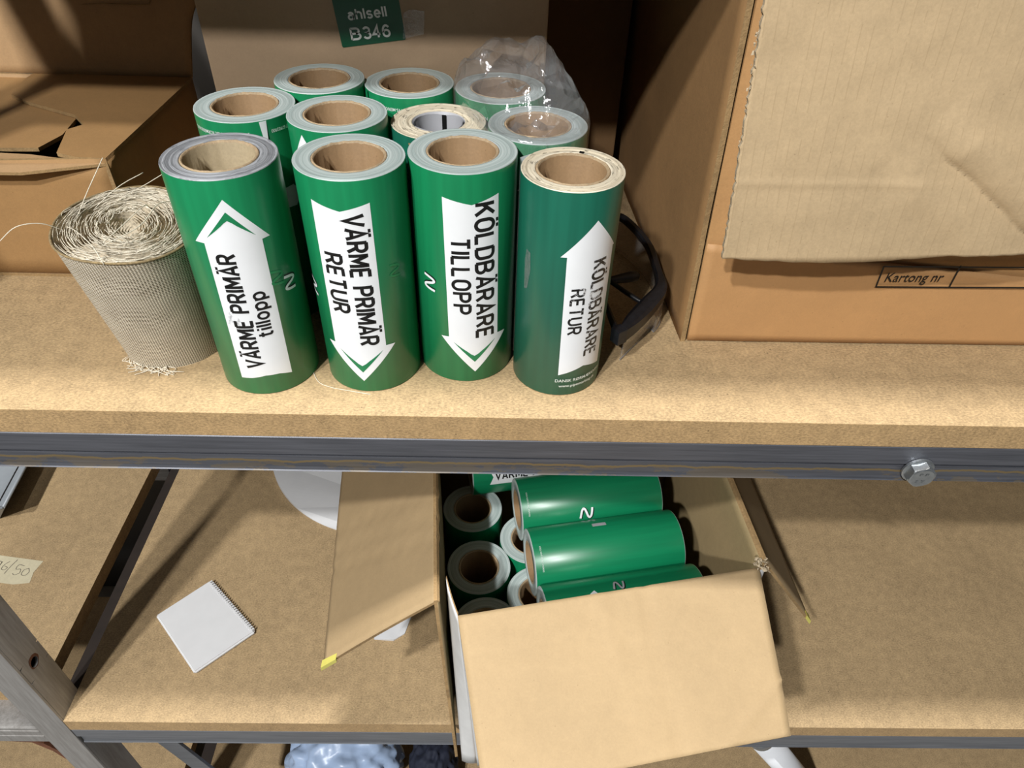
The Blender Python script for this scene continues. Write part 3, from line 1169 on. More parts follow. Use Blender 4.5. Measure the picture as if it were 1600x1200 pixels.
b = flat_poly(sc([(-42, 150), (-37, 148), (-36, 132), (-39, 112), (-43, 110), (-44, 138)]))
decal(r4, 'tape_scrap', b, 'clear_tape', 0.0005)
# black index mark on the inner layers
b = bmesh.new()
for k in range(2):
    pass
a0, a1 = 1.22, 1.34
rows = []
for k in range(5):
    a = a0 + (a1 - a0) * k / 4
    rows.append([b.verts.new((r * math.cos(a), r * math.sin(a), 0.2110)) for r in (0.0310, 0.0348)])
for p_, q_ in zip(rows, rows[1:]):
    b.faces.new((p_[0], p_[1], q_[1], q_[0]))
bmesh.ops.recalc_face_normals(b, faces=b.faces[:])
mesh_obj('index_mark', b, 'black', r4)
# lifted outer end of the film, at the left rear
b = bmesh.new()
rows = []
for k in range(8):
    a = PI * 0.86 - k * 0.05
    r = 0.0428 + 0.0045 * (1 - k / 7) ** 1.5
    rows.append([b.verts.new((r * math.cos(a), r * math.sin(a), z)) for z in (0.004, 0.2100)])
for p_, q_ in zip(rows, rows[1:]):
    b.faces.new((p_[0], p_[1], q_[1], q_[0])).smooth = True
mesh_obj('loose_edge', b, 'white', r4)

# --- second row
rA = film_roll('green roll behind the leftmost front roll, loose film edge with white underside', (-0.2192, 0.1844, 0), 0.0448, 0.215, seed=5)
print_text(rA, 'small_print', 'SVERIGE: NORDISK RÖRMÄRKNING', (14.0, 205.5), (-44.0, 205.5), (0, -3.2), mat='white_small', lift=0.0004)
print_text(rA, 'small_print', '48 A3 +47 67903900', (66.0, 206.0), (34.0, 206.0), (0, -3.0), mat='white_small', lift=0.0024)
decal(rA, 'sticker', flat_poly(sc([(37, 150), (46, 151), (48.5, 148), (48.5, 133), (46, 129.5), (37, 130)])), 'white', 0.0030)
b = bmesh.new()
# free outer layer: lifts at u = 26 mm and wraps on to the right
rows = []
Rr = 0.0448
for k in range(16):
    u = 0.0295 + 0.0028 * k
    lift = 0.0022 * (1 - k / 15) ** 0.7 + 0.0002
    a = u / Rr
    rows.append([b.verts.new(((Rr + lift * (0.35 + 0.65 * zz)) * math.sin(a), -(Rr + lift * (0.35 + 0.65 * zz)) * math.cos(a), 0.002 + 0.2125 * zz)) for zz in (0, 0.25, 0.5, 0.75, 1.0)])
for p_, q_ in zip(rows, rows[1:]):
    for k in range(4):
        b.faces.new((p_[k], q_[k], q_[k + 1], p_[k + 1])).smooth = True
mesh_obj('loose_film', b, 'green', rA)
decal(rA, 'loose_edge', flat_poly(sc([(24.0, 214.0), (30.5, 214.3), (28.6, 188), (28.4, 150), (28.8, 60), (28.0, 60), (27.5, 150), (26.3, 188)])), 'white', 0.0012)

rB = film_roll('green roll in the second row with an upright white arrowhead, second from left', (-0.1325, 0.1692, 0), 0.0447, 0.215, seed=6)
decal(rB, 'arrow_print', flat_poly(sc([(-26, 209), (-49, 173), (-43, 173), (-43, 50), (-9, 50), (-9, 173), (-3, 173)])), 'white', 0.0002)
decal(rB, 'chevron_print', flat_poly(sc(chevron([(-40, 177), (-26, 198), (-12, 177)], (-26, 191)))), 'green', 0.0003)
print_text(rB, 'small_print', 'NORSK', (52, 200), (43, 200), (0, -3), mat='white_small')

rC = film_roll('dark green coreless roll, beige wound end, grey liner with black bar inside', (-0.0425, 0.1810, 0), 0.0440, 0.2055, ri=0.0245, rc=0.0245, skin='green_deep', endm='end_beige', core=False, seed=7, rough=0.003)
# loosened inner turns
b = bmesh.new()
for turn in range(3):
    rows = []
    for k in range(49):
        t_ = k / 48
        a = 2 * PI * t_ * 0.93 + turn * 1.7
        r = 0.0236 - 0.0009 * turn + 0.0007 * math.sin(a * 2 + turn) - 0.0006 * t_
        rows.append([b.verts.new((r * math.cos(a), r * math.sin(a), z)) for z in (0.002, 0.2030 + 0.0010 * math.sin(3 * a + turn))])
    for p_, q_ in zip(rows, rows[1:]):
        b.faces.new((p_[0], p_[1], q_[1], q_[0])).smooth = True
mesh_obj('liner', b, 'grey_paper', rC)
b = bmesh.new()
rows = []
for k in range(6):
    a = 1.28 + 0.21 * k / 5
    rows.append([b.verts.new((0.0197 * math.cos(a), 0.0197 * math.sin(a), z)) for z in (0.01, 0.2035)])
for p_, q_ in zip(rows, rows[1:]):
    b.faces.new((q_[0], q_[1], p_[1], p_[0])).smooth = True
mesh_obj('black_bar', b, 'black', rC)
decal(rC, 'torn_patch', flat_poly(sc([(-26, 199), (-20, 200), (-17, 192), (-16, 184), (-13, 170), (-15, 168), (-19, 180), (-23, 190)])), 'card_edge', 0.0004)

rD = film_roll('green roll inside the clear bag, nearer one of the two', (0.0487, 0.1610, 0), 0.0450, 0.2125, seed=8)
print_text(rD, 'small_print', 'NORGE', (-24, 202), (-34, 202), (0, -3), mat='white_small')
decal(rD, 'arrow_print', flat_poly(sc([(5, 203), (-18, 168), (-12, 168), (-12, 40), (22, 40), (22, 168), (28, 168)])), 'white', 0.0002)

# --- third row
rE = film_roll('green roll in the back row, farthest left, wound end towards the cardboard box', (-0.1660, 0.2585, 0), 0.0441, 0.215, seed=9)
rF = film_roll('green roll in the middle of the back row, inverted print below its rim', (-0.0775, 0.2640, 0), 0.0447, 0.2115, seed=10)
print_text(rF, 'small_print', 'NORGE: NORSK VVS-MERKING', (26, 201.0), (-26, 201.0), (0, -3.0), mat='white_small')
b = flat_poly(sc([(-52, 208), (-46, 212), (-45, 150), (-52, 150)]))
decal(rF, 'loose_film', b, 'green', 0.0014)
rG = film_roll('green roll inside the clear bag, farther one against the back', (0.0143, 0.2500, 0), 0.0450, 0.2135, seed=11)
print_text(rG, 'small_print', 'NORSK VVS', (-12, 200.0), (-36, 200.0), (0, -3.0), mat='white_small')

# ------------------------------------------------------------------ clear bag over two rolls
bagroot = None


def bag():
    A = Vector((0.0143, 0.2500))
    B = Vector((0.0487, 0.1610))
    Rb = 0.0468
    d = (B - A)
    ln = d.length
    ax = d / ln
    nr = Vector((-ax.y, ax.x))
    # stadium outline round both rolls
    out = []
    n = 15
    for k in range(n + 1):
        a = -PI / 2 + PI * k / n
        out.append(B + (ax * math.cos(a) + nr * math.sin(a)) * Rb)
    for k in range(1, 6):
        out.append((B + nr * Rb).lerp(A + nr * Rb, k / 6))
    for k in range(n + 1):
        a = PI / 2 + PI * k / n
        out.append(A + (ax * math.cos(a) + nr * math.sin(a)) * Rb)
    for k in range(1, 6):
        out.append((A - nr * Rb).lerp(B - nr * Rb, k / 6))
    c = (A + B) / 2
    bm = bmesh.new()
    m = len(out)
    zs = [0.004, 0.05, 0.10, 0.14, 0.17, 0.19, 0.203, 0.210, 0.2155]
    rings = []
    for z in zs:
        rings.append([bm.verts.new((p.x, p.y, z)) for p in out])
    NT_ = 13
    # loose crown: walls run on up to folds that are high at the back and right, low over the nearer core
    ctrl = [((-0.028, 0.262), 0.236), ((-0.010, 0.285), 0.246), ((0.012, 0.290), 0.252), ((0.030, 0.285), 0.246),
            ((0.052, 0.262), 0.258), ((0.066, 0.235), 0.254), ((0.078, 0.205), 0.244), ((0.092, 0.170), 0.232), ((0.088, 0.150), 0.226),
            ((0.060, 0.120), 0.217), ((0.030, 0.125), 0.216), ((0.048, 0.158), 0.208), ((0.030, 0.165), 0.214), ((0.005, 0.180), 0.217),
            ((-0.020, 0.215), 0.222), ((0.014, 0.245), 0.240), ((0.040, 0.205), 0.236)]

    def crown(q):
        sw = sz = 0.0
        for (cx, cy), h in ctrl:
            w = 1 / (((q.x - cx) ** 2 + (q.y - cy) ** 2) / 0.0004 + 0.05) ** 2
            sw += w
            sz += w * h
        return sz / sw
    for j in range(1, NT_ + 1):
        f = j / NT_
        ring = []
        for p in out:
            q = c + (p - c) * (1 - f ** 1.25)
            g = min(1.0, f / 0.22)
            g = math.sin(g * PI / 2)
            cr = noise.ridged_multi_fractal(Vector((q.x * 30, q.y * 22, 3.1)), 0.9, 2.1, 3, 1.0, 2.0)
            fold = noise.noise(Vector((q.x * 70, q.y * 70, 7.7))) * 0.004
            z = 0.2155 + (crown(q) - 0.2155) * g + ((cr - 1.0) * 0.011 + fold * 2.2) * min(1, f * 2.2)
            near = (q - B).length < 0.028
            far_ = (q - A).length < 0.0465
            zmin = 0.2140 if far_ else (0.196 if near else 0.2130)
            ring.append(bm.verts.new((q.x + 0.005 * noise.noise(Vector((q.x * 50, q.y * 50, f * 4))) * min(1, f * 3), q.y + 0.005 * noise.noise(Vector((q.y * 50, q.x * 50, f * 4 + 9))) * min(1, f * 3), max(z, zmin))))
        rings.append(ring)
    for a, b_ in zip(rings, rings[1:]):
        for k in range(m):
            bm.faces.new((a[k], a[(k + 1) % m], b_[(k + 1) % m], b_[k]))
    bm.faces.new(rings[-1])
    bmesh.ops.triangulate(bm, faces=[f for f in bm.faces if min(v.co.z for v in f.verts) > 0.2154])
    for f in bm.faces:
        f.smooth = max(v.co.z for v in f.verts) < 0.2156
    o = mesh_obj('plastic_bag', bm, 'poly')
    return tag(o, 'crumpled clear plastic bag pulled over two green rolls at the back right', 'bag')


bag_o = bag()
b = bmesh.new()
tube(b, [(0.0487 + 0.006, 0.1610 - 0.0466, 0.01), (0.0487 + 0.006, 0.1610 - 0.0468, 0.214)], 0.0003, 5)
mesh_obj('seam', b, 'clear_tape', bag_o)

# ------------------------------------------------------------------ gauze roll
gz = thing('gauze_roll', 'frayed roll of coarse beige woven tape leaning beside the leftmost green roll', 'cloth roll', (-0.307, 0.108, 0))


def gauze_ring(f, t_):
    """outline of the roll at height fraction f"""
    cx = -0.006 - 0.002 * f
    cy = 0.002 - 0.012 * f
    rx = 0.051 + 0.010 * f ** 1.3
    ry = 0.049 + 0.013 * f
    a = t_ * 2 * PI
    wob = 1 + 0.020 * math.sin(3 * a + 1 + 2 * f) + 0.012 * math.sin(5 * a)
    ca, sa = math.cos(a), math.sin(a)
    z = f * (0.138 - 0.004 * ca + 0.004 * sa)
    return Vector((cx + rx * wob * ca, cy + ry * wob * sa, z))


bm = bmesh.new()
uvl = bm.loops.layers.uv.new('UVMap')
NA, NZ = 120, 24
grid = [[bm.verts.new(gauze_ring(j / NZ, k / NA)) for k in range(NA)] for j in range(NZ + 1)]
for j in range(NZ):
    for k in range(NA):
        f = bm.faces.new((grid[j][k], grid[j][(k + 1) % NA], grid[j + 1][(k + 1) % NA], grid[j + 1][k]))
        f.smooth = True
        for lp, (uu, vv) in zip(f.loops, ((k, j), (k + 1, j), (k + 1, j + 1), (k, j + 1))):
            lp[uvl].uv = (uu / NA * 0.34, vv / NZ * 0.14)
mesh_obj('woven_wrap', bm, 'weave', gz)
# wound layers seen from above: a long spiral ribbon
bm = bmesh.new()
rows = []
turns, steps = 22, 60
for k in range(turns * steps + 1):
    t_ = k / (turns * steps)
    s = 0.08 + 0.91 * t_
    p = gauze_ring(1.0, (k / steps) % 1.0)
    c0 = Vector((-0.007, -0.010, p.z))
    q = c0 + (p - c0) * s
    jit = noise.noise(Vector((q.x * 120, q.y * 120, 0))) * 0.0025
    rows.append([bm.verts.new((q.x, q.y, q.z - 0.005)), bm.verts.new((q.x + random.uniform(-1, 1) * 0.0003, q.y, q.z + 0.0005 - 0.003 * (1 - s) + jit))])
for a, b_ in zip(rows, rows[1:]):
    bm.faces.new((a[0], a[1], b_[1], b_[0])).smooth = True
mesh_obj('wound_layers', bm, 'weave_end', gz)
bm = bmesh.new()
ctr = bm.verts.new((-0.007, -0.010, 0.130))
ring = [bm.verts.new(Vector((-0.007, -0.010, 0)) + Vector(((gauze_ring(1, k / NA).x + 0.007) * 0.99, (gauze_ring(1, k / NA).y + 0.010) * 0.99, gauze_ring(1, k / NA).z - 0.004))) for k in range(NA)]
for k in range(NA):
    bm.faces.new((ctr, ring[k], ring[(k + 1) % NA]))
mesh_obj('inner_fill', bm, 'weave_end', gz)
# hemmed rim
bm = bmesh.new()
tube(bm, [gauze_ring(1.0, k / 90) for k in range(91)], 0.0011, 6)
mesh_obj('rim', bm, plain('rim_jute', '8d7a58', 0.95, var=0.3, scale=300), gz)
# frayed threads lying over the top
bm = bmesh.new()
rnd = random.Random(3)
for k in range(260):
    t0 = rnd.random()
    s0 = rnd.uniform(0.2, 1.0)
    arc = rnd.uniform(0.05, 0.22)
    pts = []
    for i in range(6):
        p = gauze_ring(1.0, (t0 + arc * i / 5) % 1)
        c0 = Vector((-0.007, -0.010, p.z))
        q = c0 + (p - c0) * (s0 + rnd.uniform(-0.012, 0.012))
        q.z += rnd.uniform(-0.001, 0.002)
        pts.append(q)
    tube(bm, smooth_path(pts, 2), 0.00028, 4)
o = mesh_obj('frayed_threads', bm, 'thread', gz)
tag(o, kind='stuff')
long_threads = [
    [(-0.058, -0.025, 0.138), (-0.068, -0.035, 0.150), (-0.083, -0.045, 0.152), (-0.100, -0.050, 0.140)],
    [(-0.055, -0.010, 0.138), (-0.048, 0.010, 0.155), (-0.040, 0.025, 0.170), (-0.034, 0.032, 0.180)],
    [(-0.058, -0.02, 0.139), (-0.035, -0.045, 0.150), (-0.015, -0.062, 0.146), (-0.005, -0.072, 0.134)],
    [(-0.050, 0.000, 0.138), (-0.030, 0.030, 0.152), (-0.012, 0.050, 0.158)],
    [(-0.045, 0.01, 0.138), (-0.010, 0.040, 0.150), (0.01, 0.058, 0.158)],
    [(-0.060, -0.03, 0.137), (-0.045, -0.05, 0.128), (-0.040, -0.055, 0.115)],
    [(0.0, 0.02, 0.138), (0.005, 0.0, 0.150), (-0.004, -0.03, 0.146), (-0.012, -0.05, 0.142)],
    [(0.02, 0.03, 0.14), (0.018, 0.0, 0.152), (0.012, -0.03, 0.147), (-0.01, -0.055, 0.142)],
]
for pts in long_threads:
    bm = bmesh.new()
    tube(bm, smooth_path(pts, 6), 0.0004, 5)
    mesh_obj('thread', bm, 'thread', gz)
# fringe at the foot
bm = bmesh.new()
for k in range(34):
    t0 = rnd.uniform(0.62, 0.78)
    p = gauze_ring(0.02, t0)
    q = p * 1.0
    pts = [p, p + Vector((rnd.uniform(-0.006, 0.008), -rnd.uniform(0.002, 0.006), -0.0015)), p + Vector((rnd.uniform(-0.012, 0.020), -rnd.uniform(0.004, 0.013), -0.0018))]
    for w in pts:
        w.z = max(w.z, 0.0006)
    tube(bm, smooth_path(pts, 3), 0.00035, 4)
o = mesh_obj('fringe', bm, 'thread', gz)
tag(o, kind='stuff')
# one hair-thin thread on the shelf
bm = bmesh.new()
tube(bm, smooth_path([(-0.168, 0.066, 0.0006), (-0.157, 0.045, 0.0006), (-0.143, 0.037, 0.0006), (-0.129, 0.0335, 0.0006), (-0.104, 0.028, 0.0006)], 6), 0.0003, 5)
o = mesh_obj('loose_thread', bm, 'thread')
tag(o, 'single pale thread lying on the shelf between the first two front rolls', 'thread')

# ------------------------------------------------------------------ safety glasses
sg = thing('safety_glasses', 'black framed safety glasses with clear lens standing on edge between dark roll and cardboard box', 'glasses', (0.165, 0.16, 0))
off = Vector((0.165, 0.16, 0))
brow = [(0.150, 0.300, 0.052), (0.164, 0.290, 0.052), (0.178, 0.262, 0.050), (0.1865, 0.232, 0.048), (0.1885, 0.196, 0.046), (0.1875, 0.157, 0.045), (0.170, 0.127, 0.044), (0.1507, 0.099, 0.044), (0.139, 0.082, 0.044)]
bp = smooth_path(brow, 8)
bm = bmesh.new()
rows = []
n = len(bp)
for i, p in enumerate(bp):
    d = (bp[min(i + 1, n - 1)] - bp[max(i - 1, 0)]).normalized()
    side = Vector((d.y, -d.x, 0)).normalized()
    f = i / (n - 1)
    w = 0.0042 if f < 0.55 else 0.0042 + 0.0045 * math.sin((f - 0.55) / 0.45 * PI)
    hgt = 0.004 if f < 0.5 else 0.004 + 0.009 * (f - 0.5) / 0.5
    rows.append([bm.verts.new(p - off + side * a * w + Vector((0, 0, b_))) for a, b_ in ((-1, 0.001), (-0.6, 0.003), (0.6, 0.003), (1, 0.001), (1, -hgt), (-1, -hgt))])
for a, b_ in zip(rows, rows[1:]):
    for k in range(6):
        bm.faces.new((a[k], a[(k + 1) % 6], b_[(k + 1) % 6], b_[k])).smooth = False
bm.faces.new(rows[0])
bm.faces.new(rows[-1][::-1])
bmesh.ops.recalc_face_normals(bm, faces=bm.faces[:])
mesh_obj('brow_frame', bm, 'black_plastic', sg)
# lens: follows the frame, down to the shelf
bm = bmesh.new()
rows = []
for i, p in enumerate(bp[2:-2]):
    f = i / (n - 5)
    c = Vector((0.150, 0.19, 0))
    outw = Vector((p.x - c.x, p.y - c.y, 0)).normalized()
    rows.append([bm.verts.new(p - off + outw * (0.0035 + 0.0035 * math.sin(v * PI / 2)) * 1.0 + Vector((0.0, 0.008 * v * (1 if f > 0.7 else 0), -p.z * v + 0.0006 - 0.002 * (1 - v)))) for v in (0, 0.25, 0.5, 0.75, 1.0)])
for a, b_ in zip(rows, rows[1:]):
    for k in range(4):
        bm.faces.new((a[k], b_[k], b_[k + 1], a[k + 1])).smooth = True
lens = mesh_obj('lens', bm, 'lens', sg)
edge_pts = []
for i, p in enumerate(bp[2:-2]):
    f = i / (n - 5)
    outw = Vector((p.x - 0.150, p.y - 0.19, 0)).normalized()
    if f > 0.45:
        edge_pts.append(p - off + outw * 0.0070 + Vector((0, 0.008 * (1 if f > 0.7 else 0), -p.z + 0.0010)))
bm = bmesh.new()
tube(bm, edge_pts, 0.0007, 6)
mesh_obj('lens_edge_glint', bm, 'grey_paper', sg)  # light grey bead stands in for the highlight along the lens rim
sm = lens.modifiers.new('thick', 'SOLIDIFY')
sm.thickness = 0.0014
sm.offset = 0
bm = bmesh.new()
add_box(bm, (-0.006, -0.006, -0.012), (0.006, 0.006, 0.004), 0, 0.0015)
bmesh.ops.rotate(bm, verts=bm.verts[:], cent=(0, 0, 0), matrix=Matrix.Rotation(0.6, 3, 'Z'))
bmesh.ops.translate(bm, verts=bm.verts[:], vec=Vector((0.1345, 0.0790, 0.043)) - off)
mesh_obj('hinge', bm, 'black_plastic', sg)
for pts, rad in (([(0.133, 0.079, 0.041), (0.130, 0.100, 0.040), (0.128, 0.125, 0.038), (0.124, 0.160, 0.034), (0.118, 0.190, 0.030)], [0.0042, 0.0035, 0.0030, 0.0030, 0.0032]),
                 ([(0.170, 0.128, 0.040), (0.158, 0.136, 0.043), (0.146, 0.148, 0.045), (0.134, 0.163, 0.046), (0.120, 0.180, 0.046)], [0.0026, 0.0026, 0.0026, 0.0026, 0.0028]),
                 ([(0.120, 0.163, 0.046), (0.1354, 0.1650, 0.046), (0.147, 0.1690, 0.046), (0.158, 0.1725, 0.046), (0.164, 0.1745, 0.046), (0.1668, 0.1753, 0.046)], [0.0032, 0.0042, 0.0052, 0.0060, 0.0052, 0.002])):
    bm = bmesh.new()
    tube(bm, [Vector(p) - off for p in smooth_path(pts, 5)], [rad[min(len(rad) - 1, int(i / 5))] + (rad[min(len(rad) - 1, int(i / 5) + 1)] - rad[min(len(rad) - 1, int(i / 5))]) * ((i % 5) / 5) for i in range((len(pts) - 1) * 5 + 1)], 8)
    mesh_obj('temple', bm, 'black_plastic', sg)

# ------------------------------------------------------------------ boxes on the upper shelf
# rear box with the green label
RBY = 0.3105
rb = thing('cardboard_box', 'plain brown carton behind the green rolls bearing a dark green B 346 label', 'box', (-0.1155, RBY, 0))
bm = bmesh.new()
add_box(bm, (-0.1770, 0.0, 0.0), (0.1765, 0.285, 0.43), 0, 0.002)
mesh_obj('carton', bm, 'card_rear', rb)
o0 = Vector((-0.1155, RBY, 0))


def front_poly(pts, y, name, mat, parent, org):
    bm = bmesh.new()
    vs = [bm.verts.new(Vector((p[0], y(p[0]) if callable(y) else y, p[1])) - org) for p in pts]
    for tri in tessellate_polygon([[Vector((p[0], p[1], 0)) for p in pts]]):
        bm.faces.new([vs[i] for i in tri])
    bm.normal_update()
    for f in bm.faces:
        if f.normal.y > 0:
            f.normal_flip()
    return mesh_obj(name, bm, mat, parent)


def front_text(s, bold, p0, p1, cap, y, name, mat, parent, org, shear=0.0):
    d = Vector((p1[0] - p0[0], p1[1] - p0[1]))
    nrm = Vector((-d.y, d.x)).normalized() * cap
    if bold > 0.05:
        t_ = letter_bm(s, bold, p0, d, nrm, 0.25, shear)
    else:
        t_ = text_bm(s, bold, p0, d, nrm, shear)
    for v in t_.verts:
        v.co = Vector((v.co.x, y(v.co.x) if callable(y) else y, v.co.y)) - org
    t_.normal_update()
    for f in t_.faces:
        if f.normal.y > 0:
            f.normal_flip()
    return mesh_obj(name, t_, mat, parent)


lab = front_poly([(-0.1495, 0.2290), (-0.1506, 0.2302), (-0.1552, 0.2735), (-0.1545, 0.2745), (-0.0905, 0.2825), (-0.0893, 0.2815), (-0.0843, 0.2393), (-0.0850, 0.2383)], RBY - 0.0006, 'label', 'label_green', rb, o0)
front_text('ahlsell', 0.19, (-0.1400, 0.2555), (-0.1022, 0.2600), 0.0093, RBY - 0.0010, 'label_print', 'label_white', lab, o0)
front_text('B', 0.19, (-0.1390, 0.2368), (-0.1298, 0.2379), 0.0108, RBY - 0.0010, 'label_print', 'label_white', lab, o0)
front_text('346', 0.19, (-0.1262, 0.2383), (-0.0998, 0.2415), 0.0108, RBY - 0.0010, 'label_print', 'label_white', lab, o0)
bm = bmesh.new()
rows = []
for i in range(13):
    u = i / 12
    row = []
    for j in range(7):
        v = j / 6
        x = -0.0870 + 0.0220 * u + 0.002 * v
        z = 0.2392 + 0.006 * u + v * (0.024 + 0.002 * math.sin(u * 5))
        row.append(bm.verts.new(Vector((x, RBY - 0.0012 - 0.003 * u * u - 0.0012 * abs(math.sin(u * 9 + v * 3)), z)) - o0))
    rows.append(row)
for a, b_ in zip(rows, rows[1:]):
    for j in range(6):
        bm.faces.new((a[j], b_[j], b_[j + 1], a[j + 1])).smooth = True
mesh_obj('clear_tape', bm, 'clear_tape', rb)

# left box: low carton with its lid flap up and ragged flaps
lb = thing('cardboard_box', 'low brown carton at the left with its top slit open and its lid standing up', 'box', (-0.52, 0.2185, 0))
o1 = Vector((-0.52, 0.2185, 0))
ZB = 0.1431
XB0, XB1 = -0.665, -0.3843
YB0, YB1 = 0.2185, 0.4610


def rel(pts, o):
    return [Vector(p) - o for p in pts]


slab('front_panel', rel([(XB0, YB0, 0), (XB1 + 0.001, YB0 + 0.001, 0), (XB1, YB0, ZB), (XB0, YB0, ZB - 0.012)], o1), 0.004, ('card_left', 'card_left_in', 'card_edge'), lb, 16, 6)
slab('side_panel', rel([(XB1, YB0, 0), (XB1 + 0.006, YB1, 0), (XB1 + 0.0065, YB1, ZB), (XB1, YB0, ZB)], o1), 0.004, ('card_left', 'card_left_in', 'card_edge'), lb)
slab('side_panel', rel([(XB0, YB1, 0), (XB0, YB0, 0), (XB0, YB0, ZB), (XB0, YB1, ZB)], o1), 0.004, ('card_left', 'card_left_in', 'card_edge'), lb)
slab('back_panel', rel([(XB1 + 0.006, YB1, 0), (XB0, YB1, 0), (XB0, YB1, ZB), (XB1 + 0.006, YB1, ZB)], o1), 0.004, ('card_left', 'card_left_in', 'card_edge'), lb)
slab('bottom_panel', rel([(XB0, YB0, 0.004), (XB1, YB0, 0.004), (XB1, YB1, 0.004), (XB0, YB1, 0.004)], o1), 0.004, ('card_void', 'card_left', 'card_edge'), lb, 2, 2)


def top_poly(name, pts, z, th, mat, parent, org, zfun=None):
    """flap lying on the box top, from its outline"""
    bm = bmesh.new()
    up_ = [bm.verts.new(Vector((p[0], p[1], z + (zfun(p) if zfun else 0))) - org) for p in pts]
    dn_ = [bm.verts.new(Vector((p[0], p[1], z - th + (zfun(p) if zfun else 0))) - org) for p in pts]
    for tri in tessellate_polygon([[Vector((p[0], p[1], 0)) for p in pts]]):
        bm.faces.new([up_[i] for i in tri])
        bm.faces.new([dn_[i] for i in tri[::-1]])
    for k in range(len(pts)):
        j = (k + 1) % len(pts)
        f = bm.faces.new((up_[k], dn_[k], dn_[j], up_[j]))
        f.material_index = 1
    bmesh.ops.recalc_face_normals(bm, faces=bm.faces[:])
    return mesh_obj(name, bm, [mat, 'card_edge'], parent)


top_poly('top_flap', [(XB1, YB0), (XB1 + 0.0065, YB1), (-0.576, YB1), (-0.5764, 0.4400), (-0.5655, 0.3863), (-0.5337, 0.3639), (-0.4660, 0.3300), (-0.4440, 0.3030), (-0.4550, 0.2880), (-0.4381, 0.2290), (-0.4150, 0.2200)], ZB + 0.0005, 0.004, 'card_left', lb, o1)
top_poly('top_flap', [(XB0, YB1), (-0.560, YB1 - 0.004), (-0.5670, 0.3920), (-0.5400, 0.3690), (-0.4660, 0.3315), (-0.4600, 0.2850), (-0.4690, 0.2500), (-0.500, 0.2480), (XB0, 0.250)], ZB - 0.0042, 0.004, 'card_left', lb, o1)
top_poly('front_flap', [(XB1 - 0.002, YB0), (-0.420, YB0 + 0.006), (-0.470, YB0 + 0.017), (-0.52, YB0 + 0.02), (XB0, YB0 + 0.022), (XB0, YB0 - 0.012), (-0.50, YB0 - 0.014), (-0.468, YB0 - 0.013)], ZB - 0.005, 0.003, 'card_left_in', lb, o1, lambda p: -0.006 if p[1] < YB0 else 0)
lid_c = rel([(-0.6240, 0.4615, ZB), (-0.3790, 0.4615, ZB), (-0.3480, 0.5150, 0.32), (-0.566, 0.5150, 0.32)], o1)


def lid_edge(u, v):
    du = 0.0
    if u > 0.99:
        du = 0.012 * math.exp(-((v - 0.55) / 0.13) ** 2) - 0.014 * max(0, v - 0.62)
    return du, 0


slab('lid_flap', lid_c, 0.004, ('card_left_in', 'card_left', 'card_edge'), lb, 24, 20, warp=lambda u, v: 0.006 * math.sin(v * 3) + 0.002 * math.sin(u * 6), edge=lid_edge)
# die-cut tab outline pressed into the lid
bm = bmesh.new()
hA = Vector((-0.514, 0.4860 + 0.001, 0.2205))
pts_ = [(-0.5150, 0.230), (-0.5142, 0.222), (-0.5090, 0.2195), (-0.47, 0.2215), (-0.425, 0.2213), (-0.414, 0.2225), (-0.412, 0.227)]


def lid_y(z):
    v = (z - ZB) / (0.32 - ZB)
    return 0.4615 + 0.0535 * v - 0.006 * math.sin(v * 3) * 0.96


tube(bm, [Vector((x, lid_y(z) - 0.0009, z)) - o1 for x, z in pts_], 0.0008, 5)
mesh_obj('cut_line', bm, 'card_edge', lb)

# right box with the torn flap hanging down in front
gb = thing('cardboard_box', 'large brown carton at right, torn flap over its front, printed Kartong nr', 'box', (0.2098, 0.1245, 0))
o2 = Vector((0.2098, 0.1245, 0))
HB = 0.46
XE = 0.80
dyr = 0.0115           # the front turns slightly
c_bl = Vector((0.2098, 0.1245, 0))
c_tl = Vector((0.1955, 0.1245, HB))
c_br = Vector((XE, 0.1245 + 0.0115 * (XE - 0.21), 0))
c_tr = Vector((XE, 0.1245 + 0.0115 * (XE - 0.21), HB))
b_l = Vector((0.188, 0.596, 0))
b_lt = Vector((0.176, 0.596, HB))
b_r = Vector((XE, 0.600, 0))
b_rt = Vector((XE, 0.600, HB))
gapv = Vector((0.0042, 0.0, 0))
slab('front_panel', [p - o2 for p in (c_bl + gapv * 1.7, c_br, c_tr, c_tl + gapv * 1.9)], 0.005, ('card_right', 'card_right', 'card_edge'), gb, 20, 20,
     warp=lambda u, v: 0.0012 * math.sin(v * 7 + u * 3) + 0.0006 * noise.noise(Vector((u * 9, v * 9, 0))))
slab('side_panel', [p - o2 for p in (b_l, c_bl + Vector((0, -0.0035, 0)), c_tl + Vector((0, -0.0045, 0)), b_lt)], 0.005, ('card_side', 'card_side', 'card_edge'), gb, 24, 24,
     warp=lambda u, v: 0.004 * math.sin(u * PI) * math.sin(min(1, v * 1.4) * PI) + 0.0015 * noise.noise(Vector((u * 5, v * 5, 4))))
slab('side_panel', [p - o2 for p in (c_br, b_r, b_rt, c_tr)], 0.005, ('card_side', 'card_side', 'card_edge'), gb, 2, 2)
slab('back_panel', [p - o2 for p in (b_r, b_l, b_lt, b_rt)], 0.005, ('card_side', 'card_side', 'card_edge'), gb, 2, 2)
slab('top_panel', [p - o2 for p in (c_tl + Vector((0, 0.01, -0.002)), c_tr + Vector((0, 0.01, -0.002)), b_rt + Vector((0, 0, -0.002)), b_lt + Vector((0, 0, -0.002)))], 0.005, ('card_flap', 'card_side', 'card_edge'), gb, 2, 2)
